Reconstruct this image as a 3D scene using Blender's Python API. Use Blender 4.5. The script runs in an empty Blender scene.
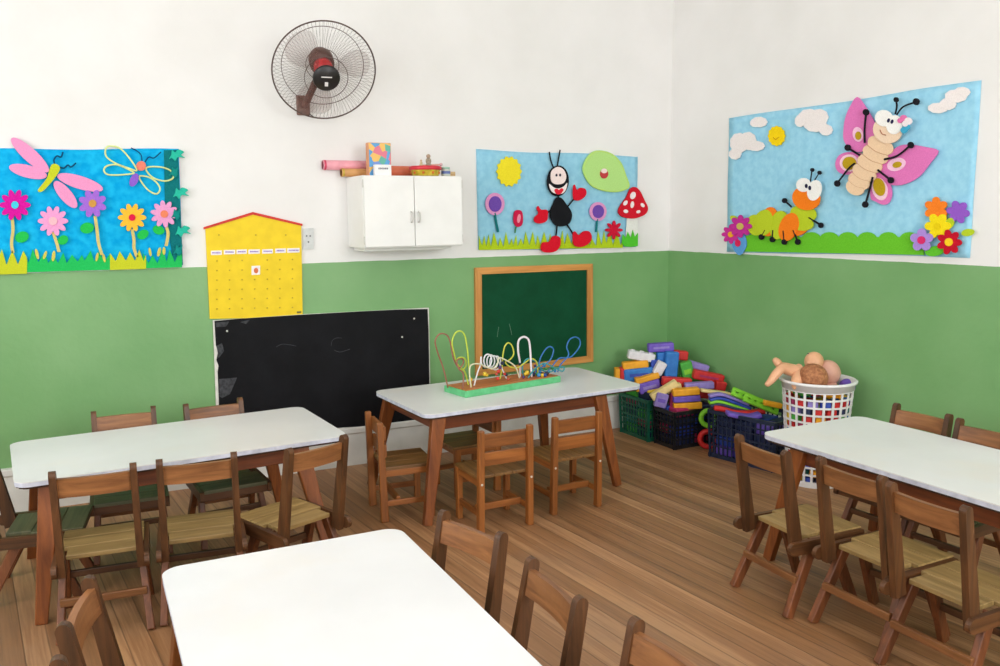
import bpy, bmesh, math, random
from mathutils import Vector, Matrix, Euler
random.seed(7)
PI = math.pi
SC = bpy.context.scene
COL = SC.collection
R = math.radians

# ------------------------------------------------------------------ camera
CAM = Vector((-3.81318, -5.02034, 1.54525))
YAW, PITCH, ROLL, FPX = 0.45509, 0.14167, -0.00901, 857.66
PHI = 0.1131                      # the right wall is not quite square to the back wall
_f = Vector((math.sin(YAW)*math.cos(PITCH), math.cos(YAW)*math.cos(PITCH), -math.sin(PITCH)))
_r = Vector((math.cos(YAW), -math.sin(YAW), 0))
_u = _r.cross(_f)
_c, _s = math.cos(ROLL), math.sin(ROLL)
RX, UP = _c*_r + _s*_u, -_s*_r + _c*_u
cd = bpy.data.cameras.new('camera')
cam = bpy.data.objects.new('camera', cd); COL.objects.link(cam)
cd.sensor_width = 36.0; cd.lens = FPX*36.0/1000.0; cd.clip_start = 0.05
m3 = Matrix((RX, UP, -_f)).transposed()
cam.matrix_world = Matrix.Translation(CAM) @ m3.to_4x4()
SC.camera = cam

def ray(px, py):
    return RX*((px-500)/FPX) - UP*((py-333)/FPX) + _f
def on_y(px, py, Y=0.0):          # survey helpers: where a sight line meets a wall / level
    d = ray(px, py); return CAM + d*((Y-CAM.y)/d.y)
NR = Vector((math.cos(PHI), math.sin(PHI), 0)); DR = Vector((math.sin(PHI), -math.cos(PHI), 0))
def on_r(px, py):                 # right wall
    d = ray(px, py); return CAM + d*((-0.018-CAM.dot(NR))/d.dot(NR)) + NR*0.018
def on_z(px, py, Z=0.0):
    d = ray(px, py); return CAM + d*((Z-CAM.z)/d.z)

# ------------------------------------------------------------------ materials
def lin(c):
    c = c/255.0
    return c/12.92 if c <= 0.04045 else ((c+0.055)/1.055)**2.4
def rgb(t): return (lin(t[0]), lin(t[1]), lin(t[2]), 1.0)
MATS = {}
def new_mat(name):
    m = bpy.data.materials.new(name); m.use_nodes = True
    nt = m.node_tree
    return m, nt, nt.nodes['Principled BSDF']
def noise_col(nt, bsdf, c1, c2, scale, vec_scale=None, detail=4, lo=0.35, hi=0.65, coord='Object'):
    tc = nt.nodes.new('ShaderNodeTexCoord')
    src = tc.outputs[coord]
    if vec_scale:
        mp = nt.nodes.new('ShaderNodeMapping'); mp.inputs['Scale'].default_value = vec_scale
        nt.links.new(src, mp.inputs['Vector']); src = mp.outputs['Vector']
    n = nt.nodes.new('ShaderNodeTexNoise'); n.inputs['Scale'].default_value = scale; n.inputs['Detail'].default_value = detail
    nt.links.new(src, n.inputs['Vector'])
    r = nt.nodes.new('ShaderNodeValToRGB')
    r.color_ramp.elements[0].position = lo; r.color_ramp.elements[1].position = hi
    r.color_ramp.elements[0].color = rgb(c1); r.color_ramp.elements[1].color = rgb(c2)
    nt.links.new(n.outputs['Fac'], r.inputs['Fac'])
    nt.links.new(r.outputs['Color'], bsdf.inputs['Base Color'])
    return n, r
def bump(nt, bsdf, fac, strength, dist=0.01):
    b = nt.nodes.new('ShaderNodeBump'); b.inputs['Strength'].default_value = strength; b.inputs['Distance'].default_value = dist
    nt.links.new(fac, b.inputs['Height']); nt.links.new(b.outputs['Normal'], bsdf.inputs['Normal'])
def plain(c, rough=0.5, var=6, scale=30, metal=0.0, spec=None, bmp=0.0, key=None):
    k = ('p', c, rough, var, scale, metal, bmp, key)
    if k in MATS: return MATS[k]
    m, nt, b = new_mat('paint_%d_%d_%d' % c)
    d = tuple(max(0, x-var) for x in c); e = tuple(min(255, x+var) for x in c)
    n, r = noise_col(nt, b, d, e, scale)
    b.inputs['Roughness'].default_value = rough; b.inputs['Metallic'].default_value = metal
    if spec is not None: b.inputs['Specular IOR Level'].default_value = spec
    if bmp: bump(nt, b, n.outputs['Fac'], bmp, 0.002)
    MATS[k] = m
    return m
def felt(c):
    return plain(c, 0.9, 5, 160, spec=0.15, bmp=0.35, key='felt')
def wood(c1, c2, axis='z', rough=0.45, fine=1.0, key=None):
    k = ('w', c1, c2, axis, rough, key)
    if k in MATS: return MATS[k]
    m, nt, b = new_mat('wood_' + axis)
    vs = {'x': (2.2, 34, 34), 'y': (34, 2.2, 34), 'z': (34, 34, 2.2)}[axis]
    tc = nt.nodes.new('ShaderNodeTexCoord'); oi = nt.nodes.new('ShaderNodeObjectInfo')
    mp = nt.nodes.new('ShaderNodeMapping'); mp.inputs['Scale'].default_value = vs
    nt.links.new(tc.outputs['Object'], mp.inputs['Vector'])
    mul = nt.nodes.new('ShaderNodeVectorMath'); mul.operation = 'SCALE'; mul.inputs[0].default_value = (37, 19, 53)
    nt.links.new(oi.outputs['Random'], mul.inputs['Scale'])
    nt.links.new(mul.outputs[0], mp.inputs['Location'])
    n = nt.nodes.new('ShaderNodeTexNoise'); n.inputs['Scale'].default_value = 1.0; n.inputs['Detail'].default_value = 6; n.inputs['Roughness'].default_value = 0.62
    n.inputs['Distortion'].default_value = 0.6
    nt.links.new(mp.outputs['Vector'], n.inputs['Vector'])
    r = nt.nodes.new('ShaderNodeValToRGB')
    r.color_ramp.elements[0].position = 0.3; r.color_ramp.elements[1].position = 0.7
    r.color_ramp.elements[0].color = rgb(c1); r.color_ramp.elements[1].color = rgb(c2)
    nt.links.new(n.outputs['Fac'], r.inputs['Fac'])
    # each thing a touch lighter or darker than the next
    hsv = nt.nodes.new('ShaderNodeHueSaturation')
    mr = nt.nodes.new('ShaderNodeMapRange'); mr.inputs['To Min'].default_value = 0.86; mr.inputs['To Max'].default_value = 1.14
    nt.links.new(oi.outputs['Random'], mr.inputs['Value']); nt.links.new(mr.outputs['Result'], hsv.inputs['Value'])
    nt.links.new(r.outputs['Color'], hsv.inputs['Color'])
    nt.links.new(hsv.outputs['Color'], b.inputs['Base Color'])
    b.inputs['Roughness'].default_value = rough
    bump(nt, b, n.outputs['Fac'], 0.25, 0.002)
    MATS[k] = m
    return m

# ------------------------------------------------------------------ mesh kit
class MB:
    def __init__(self): self.bm = bmesh.new()
    def _add(self, verts, faces, mtx=None):
        vs = [self.bm.verts.new((mtx @ Vector(v)) if mtx else Vector(v)) for v in verts]
        for f in faces:
            try: self.bm.faces.new([vs[i] for i in f])
            except ValueError: pass
        return vs
    def box(self, c, s, rot=None, bev=0.0, seg=2):
        t = bmesh.new()
        bmesh.ops.create_cube(t, size=1.0)
        for v in t.verts: v.co = Vector((v.co.x*s[0], v.co.y*s[1], v.co.z*s[2]))
        if bev: bmesh.ops.bevel(t, geom=list(t.edges), offset=bev, segments=seg, affect='EDGES', profile=0.5)
        M = Matrix.Translation(Vector(c))
        if rot is not None: M = M @ (rot.to_matrix().to_4x4() if isinstance(rot, Euler) else rot.to_4x4())
        self._merge(t, M); return self
    def _merge(self, t, M=None):
        idx = {}
        for v in t.verts: idx[v] = self.bm.verts.new((M @ v.co) if M else v.co)
        for f in t.faces:
            try: self.bm.faces.new([idx[v] for v in f.verts])
            except ValueError: pass
        t.free()
    def bar(self, a, b, wa, wb, side=(1, 0, 0), bev=0.004, round_top=False):
        """tapered bar from a to b; wa, wb = (width along side, depth)"""
        a, b = Vector(a), Vector(b); d = (b-a); L = d.length; z = d/L
        x = Vector(side); x = (x - z*x.dot(z)).normalized(); y = z.cross(x)
        t = bmesh.new(); bmesh.ops.create_cube(t, size=1.0)
        for v in t.verts:
            k = v.co.z+0.5; w = [wa[i]*(1-k)+wb[i]*k for i in (0, 1)]
            v.co = Vector((v.co.x*w[0], v.co.y*w[1], k*L))
        if round_top:
            top = [e for e in t.edges if all(v.co.z > L*0.99 for v in e.verts) and abs((e.verts[0].co-e.verts[1].co).normalized().x) > 0.9]
            bmesh.ops.bevel(t, geom=top, offset=min(wb)*0.75, segments=4, affect='EDGES', profile=0.5)
        elif bev:
            bmesh.ops.bevel(t, geom=list(t.edges), offset=bev, segments=2, affect='EDGES', profile=0.5)
        M = Matrix((x, y, z)).transposed().to_4x4(); M.translation = a
        self._merge(t, M); return self
    def prism(self, pts, fn_front, fn_back):
        """outline pts (any 2-D) mapped to 3-D by two functions"""
        n = len(pts)
        A = [self.bm.verts.new(Vector(fn_front(p))) for p in pts]
        B = [self.bm.verts.new(Vector(fn_back(p))) for p in pts]
        try:
            self.bm.faces.new(A); self.bm.faces.new(B[::-1])
        except ValueError: pass
        for i in range(n):
            j = (i+1) % n
            try: self.bm.faces.new((A[j], A[i], B[i], B[j]))
            except ValueError: pass
        return self
    def tube(self, path, rad, seg=8, closed=False):
        path = [Vector(p) for p in path]; n = len(path)
        rads = rad if isinstance(rad, (list, tuple)) else [rad]*n
        rings = []; prev = None
        for i, p in enumerate(path):
            if closed: t = path[(i+1) % n]-path[i-1]
            else: t = path[min(i+1, n-1)]-path[max(i-1, 0)]
            if t.length < 1e-9: t = Vector((0, 0, 1))
            t.normalize()
            if prev is None:
                q = Vector((0, 0, 1)) if abs(t.z) < 0.9 else Vector((1, 0, 0))
                x = (q - t*q.dot(t)).normalized()
            else:
                x = prev - t*prev.dot(t)
                x = x.normalized() if x.length > 1e-6 else Vector((1, 0, 0))
            prev = x; y = t.cross(x)
            rings.append([self.bm.verts.new(p + (x*math.cos(2*PI*k/seg)+y*math.sin(2*PI*k/seg))*rads[i]) for k in range(seg)])
        m = n if closed else n-1
        for i in range(m):
            a, b = rings[i], rings[(i+1) % n]
            for k in range(seg):
                try: self.bm.faces.new((a[k], a[(k+1) % seg], b[(k+1) % seg], b[k]))
                except ValueError: pass
        if not closed:
            try: self.bm.faces.new(rings[0][::-1]); self.bm.faces.new(rings[-1])
            except ValueError: pass
        return self
    def lathe(self, prof, c=(0, 0, 0), seg=32, rot=None, cap=True):
        M = Matrix.Translation(Vector(c))
        if rot is not None: M = M @ rot.to_4x4()
        rings = []
        for r, z in prof:
            rings.append([self.bm.verts.new(M @ Vector((r*math.cos(2*PI*k/seg), r*math.sin(2*PI*k/seg), z))) for k in range(seg)])
        for a, b in zip(rings, rings[1:]):
            for k in range(seg):
                try: self.bm.faces.new((a[k], a[(k+1) % seg], b[(k+1) % seg], b[k]))
                except ValueError: pass
        if cap:
            for rg in (rings[0][::-1], rings[-1]):
                try: self.bm.faces.new(rg)
                except ValueError: pass
        return self
    def ball(self, c, r, seg=16, rot=None):
        r = r if isinstance(r, (list, tuple)) else (r, r, r)
        t = bmesh.new(); bmesh.ops.create_uvsphere(t, u_segments=seg, v_segments=max(6, seg*2//3), radius=1.0)
        M = Matrix.Translation(Vector(c))
        if rot is not None: M = M @ rot.to_matrix().to_4x4()
        M = M @ Matrix.Diagonal((r[0], r[1], r[2], 1))
        self._merge(t, M); return self
    def build(self, name, mat, parent=None, smooth=False, loc=None):
        bmesh.ops.recalc_face_normals(self.bm, faces=list(self.bm.faces))
        me = bpy.data.meshes.new(name); self.bm.to_mesh(me); self.bm.free()
        if smooth:
            for p in me.polygons: p.use_smooth = True
        for mm in (mat if isinstance(mat, (list, tuple)) else [mat]): me.materials.append(mm)
        o = bpy.data.objects.new(name, me); COL.objects.link(o)
        if parent is not None: o.parent = parent
        if loc is not None: o.location = loc
        return o
def smooth_angle(o, deg=35):
    for p in o.data.polygons: p.use_smooth = True
    bm = bmesh.new(); bm.from_mesh(o.data)
    for e in bm.edges:
        if len(e.link_faces) == 2 and e.calc_face_angle(0) > R(deg): e.smooth = False
    bm.to_mesh(o.data); bm.free(); return o
def tag(o, label, cat, group=None):
    o['label'] = label; o['category'] = cat
    if group: o['group'] = group
    return o
def thing(name, label, cat, loc=(0, 0, 0), rz=0, group=None):
    o = bpy.data.objects.new(name, None); COL.objects.link(o); o.empty_display_size = 0.05
    o.location = loc; o.rotation_euler = (0, 0, rz)
    return tag(o, label, cat, group)
def struct(o):
    o['kind'] = 'structure'; return o
def copy_tree(o, parent=None):
    c = o.copy(); COL.objects.link(c)
    if parent is not None: c.parent = parent
    for ch in list(o.children): copy_tree(ch, c)
    return c
def catmull(pts, n=8, closed=False):
    pts = [Vector(p) for p in pts]; out = []; m = len(pts)
    rng = range(m) if closed else range(m-1)
    for i in rng:
        if closed: p0, p1, p2, p3 = pts[i-1], pts[i], pts[(i+1) % m], pts[(i+2) % m]
        else: p0, p1, p2, p3 = pts[max(i-1, 0)], pts[i], pts[i+1], pts[min(i+2, m-1)]
        for k in range(n):
            t = k/n
            out.append(0.5*((2*p1)+(p2-p0)*t+(2*p0-5*p1+4*p2-p3)*t*t+(3*p1-p0-3*p2+p3)*t**3))
    if not closed: out.append(pts[-1])
    return out

# ------------------------------------------------------------------ the room
DADO = 1.25
def wall_mat(name, axis):
    m, nt, b = new_mat(name)
    tc = nt.nodes.new('ShaderNodeTexCoord'); sp = nt.nodes.new('ShaderNodeSeparateXYZ')
    nt.links.new(tc.outputs['Object'], sp.inputs['Vector'])
    n1 = nt.nodes.new('ShaderNodeTexNoise'); n1.inputs['Scale'].default_value = 9; n1.inputs['Detail'].default_value = 3
    nt.links.new(tc.outputs['Object'], n1.inputs['Vector'])
    ma = nt.nodes.new('ShaderNodeMath'); ma.operation = 'MULTIPLY_ADD'; ma.inputs[1].default_value = 0.008
    nt.links.new(n1.outputs['Fac'], ma.inputs[0]); nt.links.new(sp.outputs['Z'], ma.inputs[2])
    gt = nt.nodes.new('ShaderNodeMath'); gt.operation = 'GREATER_THAN'; gt.inputs[1].default_value = DADO+0.004
    nt.links.new(ma.outputs[0], gt.inputs[0])
    n2 = nt.nodes.new('ShaderNodeTexNoise'); n2.inputs['Scale'].default_value = 2.2; n2.inputs['Detail'].default_value = 6
    nt.links.new(tc.outputs['Object'], n2.inputs['Vector'])
    g = nt.nodes.new('ShaderNodeValToRGB'); g.color_ramp.elements[0].position = 0.3; g.color_ramp.elements[1].position = 0.7
    g.color_ramp.elements[0].color = rgb((113, 163, 101)); g.color_ramp.elements[1].color = rgb((128, 174, 115))
    w = nt.nodes.new('ShaderNodeValToRGB'); w.color_ramp.elements[0].position = 0.3; w.color_ramp.elements[1].position = 0.7
    w.color_ramp.elements[0].color = rgb((232, 230, 227)); w.color_ramp.elements[1].color = rgb((240, 238, 236))
    nt.links.new(n2.outputs['Fac'], g.inputs['Fac']); nt.links.new(n2.outputs['Fac'], w.inputs['Fac'])
    mx = nt.nodes.new('ShaderNodeMix'); mx.data_type = 'RGBA'
    nt.links.new(gt.outputs[0], mx.inputs[0]); nt.links.new(g.outputs['Color'], mx.inputs[6]); nt.links.new(w.outputs['Color'], mx.inputs[7])
    nt.links.new(mx.outputs[2], b.inputs['Base Color'])
    rr = nt.nodes.new('ShaderNodeMapRange'); rr.inputs['To Min'].default_value = 0.42; rr.inputs['To Max'].default_value = 0.85
    nt.links.new(gt.outputs[0], rr.inputs['Value']); nt.links.new(rr.outputs['Result'], b.inputs['Roughness'])
    n3 = nt.nodes.new('ShaderNodeTexNoise'); n3.inputs['Scale'].default_value = 28; n3.inputs['Detail'].default_value = 4
    nt.links.new(tc.outputs['Object'], n3.inputs['Vector'])
    bump(nt, b, n3.outputs['Fac'], 0.12, 0.01)
    return m
WALLM = wall_mat('painted_plaster', 'x')
X0, Y0, H = -6.2, -7.2, 3.7
X1 = 1.25
struct(MB().box((X0/2, 0.08, H/2), (-X0+0.32, 0.16, H)).build('wall_back', WALLM))
b = MB(); LR = -Y0/math.cos(PHI)+0.2
b.prism([(-0.02, 0), (LR, 0), (LR, 0.16), (-0.02, 0.16)], lambda p: DR*p[0]+NR*p[1], lambda p: DR*p[0]+NR*p[1]+Vector((0, 0, H)))
struct(b.build('wall_right', WALLM))
def holed_wall(name, spans, fixed, along0, along1, z0, z1, axis):
    b = MB()
    edges = sorted(spans); cur = along0
    def bx(a0, a1, q0, q1):
        if a1-a0 < 1e-4 or q1-q0 < 1e-4: return
        c = ((a0+a1)/2, fixed, (q0+q1)/2); s = (a1-a0, 0.16, q1-q0)
        if axis == 'y': c = (fixed, (a0+a1)/2, (q0+q1)/2); s = (0.16, a1-a0, q1-q0)
        b.box(c, s)
    for a0, a1 in edges:
        bx(cur, a0, 0, H); bx(a0, a1, 0, z0); bx(a0, a1, z1, H); cur = a1
    bx(cur, along1, 0, H)
    return struct(b.build(name, WALLM))
LW = [(-2.9, -1.2), (-5.6, -3.9)]; RW = [(-5.4, -3.6), (-2.4, -0.6)]
WZ0, WZ1 = 1.0, 3.1
holed_wall('wall_left', LW, X0-0.08, Y0, 0.0, WZ0, WZ1, 'y')
holed_wall('wall_rear', RW, Y0-0.08, X0-0.16, X1, WZ0, WZ1, 'x')
struct(MB().box(((X0+X1)/2, Y0/2, H+0.05), (X1-X0+0.32, -Y0+0.32, 0.1)).build('ceiling', plain((240, 239, 236), 0.9, 3, 3)))

def floor_mat():
    m, nt, b = new_mat('worn_floorboards')
    N = nt.nodes.new; L = nt.links.new
    tc0 = N('ShaderNodeTexCoord'); rot = N('ShaderNodeMapping'); rot.inputs['Rotation'].default_value = (0, 0, -0.1057); L(tc0.outputs['Object'], rot.inputs['Vector'])
    class _T: outputs = {'Object': rot.outputs['Vector']}
    tc = _T; sp = N('ShaderNodeSeparateXYZ'); L(tc.outputs['Object'], sp.inputs['Vector'])
    dv = N('ShaderNodeMath'); dv.operation = 'DIVIDE'; dv.inputs[1].default_value = 0.080; L(sp.outputs['X'], dv.inputs[0])
    fl = N('ShaderNodeMath'); fl.operation = 'FLOOR'; L(dv.outputs[0], fl.inputs[0])
    fr = N('ShaderNodeMath'); fr.operation = 'FRACT'; L(dv.outputs[0], fr.inputs[0])
    wn = N('ShaderNodeTexWhiteNoise'); wn.noise_dimensions = '1D'; L(fl.outputs[0], wn.inputs['W'])
    off = N('ShaderNodeVectorMath'); off.operation = 'SCALE'; off.inputs[0].default_value = (3, 40, 7); L(wn.outputs['Value'], off.inputs['Scale'])
    add = N('ShaderNodeVectorMath'); L(tc.outputs['Object'], add.inputs[0]); L(off.outputs[0], add.inputs[1])
    mp = N('ShaderNodeMapping'); mp.inputs['Scale'].default_value = (30, 0.9, 1); L(add.outputs[0], mp.inputs['Vector'])
    gr = N('ShaderNodeTexNoise'); gr.inputs['Scale'].default_value = 1.0; gr.inputs['Detail'].default_value = 8; gr.inputs['Roughness'].default_value = 0.65; gr.inputs['Distortion'].default_value = 0.5
    L(mp.outputs['Vector'], gr.inputs['Vector'])
    mpb = N('ShaderNodeMapping'); mpb.inputs['Scale'].default_value = (120, 4.5, 1); L(add.outputs[0], mpb.inputs['Vector'])
    gf = N('ShaderNodeTexNoise'); gf.inputs['Scale'].default_value = 1.0; gf.inputs['Detail'].default_value = 4; L(mpb.outputs['Vector'], gf.inputs['Vector'])
    mix0 = N('ShaderNodeMath'); mix0.operation = 'MULTIPLY_ADD'; mix0.inputs[1].default_value = 0.30; L(wn.outputs['Value'], mix0.inputs[0]); L(gr.outputs['Fac'], mix0.inputs[2])
    mix1 = N('ShaderNodeMath'); mix1.operation = 'MULTIPLY_ADD'; mix1.inputs[1].default_value = 0.35; L(gf.outputs['Fac'], mix1.inputs[0]); L(mix0.outputs[0], mix1.inputs[2])
    cr = N('ShaderNodeValToRGB'); e = cr.color_ramp.elements
    e[0].position = 0.45; e[0].color = rgb((106, 72, 46)); e[1].position = 1.06; e[1].color = rgb((184, 138, 96))
    x = e.new(0.70); x.color = rgb((146, 102, 64)); x = e.new(0.86); x.color = rgb((160, 114, 76))
    L(mix1.outputs[0], cr.inputs['Fac'])
    # dusty, scuffed patches
    dn = N('ShaderNodeTexNoise'); dn.inputs['Scale'].default_value = 1.1; dn.inputs['Detail'].default_value = 7; dn.inputs['Roughness'].default_value = 0.6
    L(tc.outputs['Object'], dn.inputs['Vector'])
    dr = N('ShaderNodeMapRange'); dr.inputs['From Min'].default_value = 0.48; dr.inputs['From Max'].default_value = 0.72; dr.inputs['To Max'].default_value = 0.5
    L(dn.outputs['Fac'], dr.inputs['Value'])
    mx = N('ShaderNodeMix'); mx.data_type = 'RGBA'; mx.inputs[7].default_value = rgb((134, 108, 88))
    L(dr.outputs['Result'], mx.inputs[0]); L(cr.outputs['Color'], mx.inputs[6])
    # joints
    a = N('ShaderNodeMath'); a.operation = 'SUBTRACT'; a.inputs[1].default_value = 0.5; L(fr.outputs[0], a.inputs[0])
    ab = N('ShaderNodeMath'); ab.operation = 'ABSOLUTE'; L(a.outputs[0], ab.inputs[0])
    jr = N('ShaderNodeMapRange'); jr.inputs['From Min'].default_value = 0.455; jr.inputs['From Max'].default_value = 0.49; L(ab.outputs[0], jr.inputs['Value'])
    j = N('ShaderNodeMath'); j.operation = 'MULTIPLY'; j.inputs[1].default_value = 0.5; L(jr.outputs['Result'], j.inputs[0])
    mj = N('ShaderNodeMix'); mj.data_type = 'RGBA'; mj.inputs[7].default_value = rgb((62, 42, 28))
    L(j.outputs[0], mj.inputs[0]); L(mx.outputs[2], mj.inputs[6]); L(mj.outputs[2], b.inputs['Base Color'])
    rr = N('ShaderNodeMapRange'); rr.inputs['To Min'].default_value = 0.38; rr.inputs['To Max'].default_value = 0.62; L(gr.outputs['Fac'], rr.inputs['Value'])
    L(rr.outputs['Result'], b.inputs['Roughness'])
    sb = N('ShaderNodeMath'); sb.operation = 'MULTIPLY_ADD'; sb.inputs[1].default_value = -1.2; L(jr.outputs['Result'], sb.inputs[0]); L(gr.outputs['Fac'], sb.inputs[2])
    bump(nt, b, sb.outputs[0], 0.25, 0.004)
    return m
struct(MB().box(((X0+X1)/2, Y0/2, -0.05), (X1-X0+0.32, -Y0+0.32, 0.1)).build('floor', floor_mat()))
SKIRT = plain((226, 224, 218), 0.6, 8, 6)
def skirt(name, pts_fn, L):
    prof = [(0, 0), (0.022, 0), (0.022, 0.195), (0.030, 0.205), (0.030, 0.232), (0.026, 0.238), (0, 0.24)]
    b = MB(); b.prism(prof, lambda p: pts_fn(p[0], 0, p[1]), lambda p: pts_fn(p[0], L, p[1]))
    return struct(b.build(name, SKIRT))
skirt('baseboard_back', lambda d, s, z: (X0+s, -d, z), -X0)
skirt('baseboard_right', lambda d, s, z: DR*s-NR*d+Vector((0, 0, z)), -Y0)
skirt('baseboard_left', lambda d, s, z: (X0+d, Y0+s, z), -Y0)
# windows (left and rear walls, behind the viewer): frames with glass bars, daylight outside
FR = plain((235, 234, 230), 0.5, 3, 8)
def window(n, c, w, axis):
    b = MB(); h = WZ1-WZ0; zc = (WZ0+WZ1)/2
    def bx(a, z, wa, wz):
        if axis == 'y': b.box((c[0], c[1]+a, z), (0.06, wa, wz), bev=0.004)
        else: b.box((c[0]+a, c[1], z), (wa, 0.06, wz), bev=0.004)
    for a in (-w/2+0.03, 0, w/2-0.03): bx(a, zc, 0.06, h)
    for z in (WZ0+0.03, WZ0+h*0.62, WZ1-0.03): bx(0, z, w, 0.05)
    return struct(b.build('window_%d' % n, FR))
wn = 1
for a0, a1 in LW: window(wn, (X0-0.1, (a0+a1)/2, 0), a1-a0, 'y'); wn += 1
for a0, a1 in RW: window(wn, ((a0+a1)/2, Y0-0.1, 0), a1-a0, 'x'); wn += 1

# ------------------------------------------------------------------ light
w = bpy.data.worlds.new('sky'); SC.world = w; w.use_nodes = True
bg = w.node_tree.nodes['Background']; bg.inputs['Color'].default_value = (0.86, 0.93, 1.0, 1); bg.inputs['Strength'].default_value = 2.5
def daylight(name, loc, rot, sx, sy, power, col=(0.97, 0.985, 1.0)):
    l = bpy.data.lights.new(name, 'AREA'); l.shape = 'RECTANGLE'; l.size = sx; l.size_y = sy; l.energy = power; l.color = col
    o = bpy.data.objects.new(name, l); COL.objects.link(o); o.location = loc; o.rotation_euler = rot
    return o
for (a0, a1), pw in zip(LW, (120, 150)): daylight('window_daylight', (X0-0.18, (a0+a1)/2, (WZ0+WZ1)/2), (0, R(-90), 0), WZ1-WZ0, a1-a0, pw)
for (a0, a1), pw in zip(RW, (120, 300)): daylight('window_daylight', ((a0+a1)/2, Y0-0.18, (WZ0+WZ1)/2), (R(90), 0, 0), a1-a0, WZ1-WZ0, pw)

# ------------------------------------------------------------------ tables
LAM = None
def laminate():
    m, nt, b = new_mat('white_laminate')
    n, r = noise_col(nt, b, (226, 226, 226), (234, 234, 234), 2.2, detail=7)
    oi = nt.nodes.new('ShaderNodeObjectInfo')
    tc = nt.nodes.new('ShaderNodeTexCoord')
    ad = nt.nodes.new('ShaderNodeVectorMath'); sc_ = nt.nodes.new('ShaderNodeVectorMath'); sc_.operation = 'SCALE'; sc_.inputs[0].default_value = (9, 23, 0)
    nt.links.new(oi.outputs['Random'], sc_.inputs['Scale']); nt.links.new(tc.outputs['Object'], ad.inputs[0]); nt.links.new(sc_.outputs[0], ad.inputs[1])
    st = nt.nodes.new('ShaderNodeTexNoise'); st.inputs['Scale'].default_value = 3.0; st.inputs['Detail'].default_value = 5
    nt.links.new(ad.outputs[0], st.inputs['Vector'])
    mr = nt.nodes.new('ShaderNodeMapRange'); mr.inputs['From Min'].default_value = 0.55; mr.inputs['From Max'].default_value = 0.8; mr.inputs['To Max'].default_value = 0.35
    nt.links.new(st.outputs['Fac'], mr.inputs['Value'])
    mx = nt.nodes.new('ShaderNodeMix'); mx.data_type = 'RGBA'; mx.inputs[7].default_value = rgb((236, 222, 204))
    nt.links.new(mr.outputs['Result'], mx.inputs[0]); nt.links.new(r.outputs['Color'], mx.inputs[6])
    nt.links.new(mx.outputs[2], b.inputs['Base Color'])
    b.inputs['Roughness'].default_value = 0.32
    return m
LAM = laminate()
BAND = plain((205, 208, 222), 0.5, 14, 22)
CORE = wood((40, 26, 20), (78, 50, 34), 'x', 0.7)
TLEG = wood((104, 52, 20), (148, 82, 34), 'z', 0.4)
TAPR_X = wood((84, 40, 18), (128, 64, 28), 'x', 0.45)
TAPR_Y = wood((84, 40, 18), (128, 64, 28), 'y', 0.45)
def rrect(lx, ly, r, n=6):
    out = []
    for cx, cy, a0 in ((lx/2-r, ly/2-r, 0), (-lx/2+r, ly/2-r, 90), (-lx/2+r, -ly/2+r, 180), (lx/2-r, -ly/2+r, 270)):
        for k in range(n+1):
            a = R(a0+90*k/n); out.append((cx+r*math.cos(a), cy+r*math.sin(a)))
    return out
TZ = 0.552
def make_table(label, loc, rz, lx, ly, seed=1, legs=None):
    rnd = random.Random(seed)
    t = thing('activity_table', label, 'table', (loc[0], loc[1], 0), rz)
    pts = rrect(lx, ly, 0.055, 8)
    MB().prism(pts, lambda p: (p[0], p[1], TZ), lambda p: (p[0], p[1], TZ-0.004)).build('tabletop', LAM, t)
    ins = rrect(lx-0.001, ly-0.001, 0.055, 8)
    MB().prism(ins, lambda p: (p[0], p[1], TZ-0.004), lambda p: (p[0], p[1], TZ-0.021)).build('edge_band', BAND, t)
    # chipped core under the band
    out = []
    base = rrect(lx-0.006, ly-0.006, 0.055, 8)
    for i in range(len(base)):
        a, b2 = Vector(base[i]), Vector(base[(i+1) % len(base)])
        k = max(1, int((b2-a).length/0.02))
        for j in range(k):
            q = a.lerp(b2, j/k); f = 1-rnd.random()**3*0.012
            out.append((q.x*f, q.y*f))
    MB().prism(out, lambda p: (p[0], p[1], TZ-0.021), lambda p: (p[0]*0.995, p[1]*0.99, TZ-0.030)).build('chipped_underside', CORE, t)
    long_y = ly > lx
    x0, x1 = legs[0][1], legs[1][1]; w_ = (lx if long_y else ly)/2-0.055
    for s in (-1, 1):
        if long_y:
            MB().box((s*w_, (x0+x1)/2, TZ-0.064), (0.022, x1-x0, 0.068), bev=0.003).build('apron', TAPR_Y, t)
            MB().box((0, (x0, x1)[s > 0], TZ-0.064), (2*w_-0.02, 0.022, 0.068), bev=0.003).build('apron', TAPR_X, t)
        else:
            MB().box(((x0+x1)/2, s*w_, TZ-0.064), (x1-x0, 0.022, 0.068), bev=0.003).build('apron', TAPR_X, t)
            MB().box(((x0, x1)[s > 0], 0, TZ-0.064), (0.022, 2*w_-0.02, 0.068), bev=0.003).build('apron', TAPR_Y, t)
    for s_, leg in ((-1, legs[0]), (1, legs[1])):
        for sy in (-1, 1):
            foot, top = leg
            a_ = (foot, sy*(ly/2+0.030), 0); b_ = (top, sy*(ly/2-0.040), TZ-0.030)
            if long_y: a_ = (s_*(lx/2+0.012) if False else sy*(lx/2+0.018), foot, 0); b_ = (sy*(lx/2-0.040), top, TZ-0.030)
            MB().bar(a_, b_, (0.044, 0.034), (0.076, 0.038), (0, 1, 0) if long_y else (1, 0, 0), 0.004).build('leg', TLEG, t)
    return t
make_table('low white-topped table by the green chalkboard, with the bead maze on it', (-1.672, -0.766), R(4.0), 1.375, 0.685, 1, ((-0.705, -0.60), (0.480, 0.40)))
make_table('low white-topped table in front of the black chalkboard, ringed by six chairs', (-3.460, -1.055), R(4.6), 1.315, 0.685, 2, ((-0.610, -0.54), (0.545, 0.44)))
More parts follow.
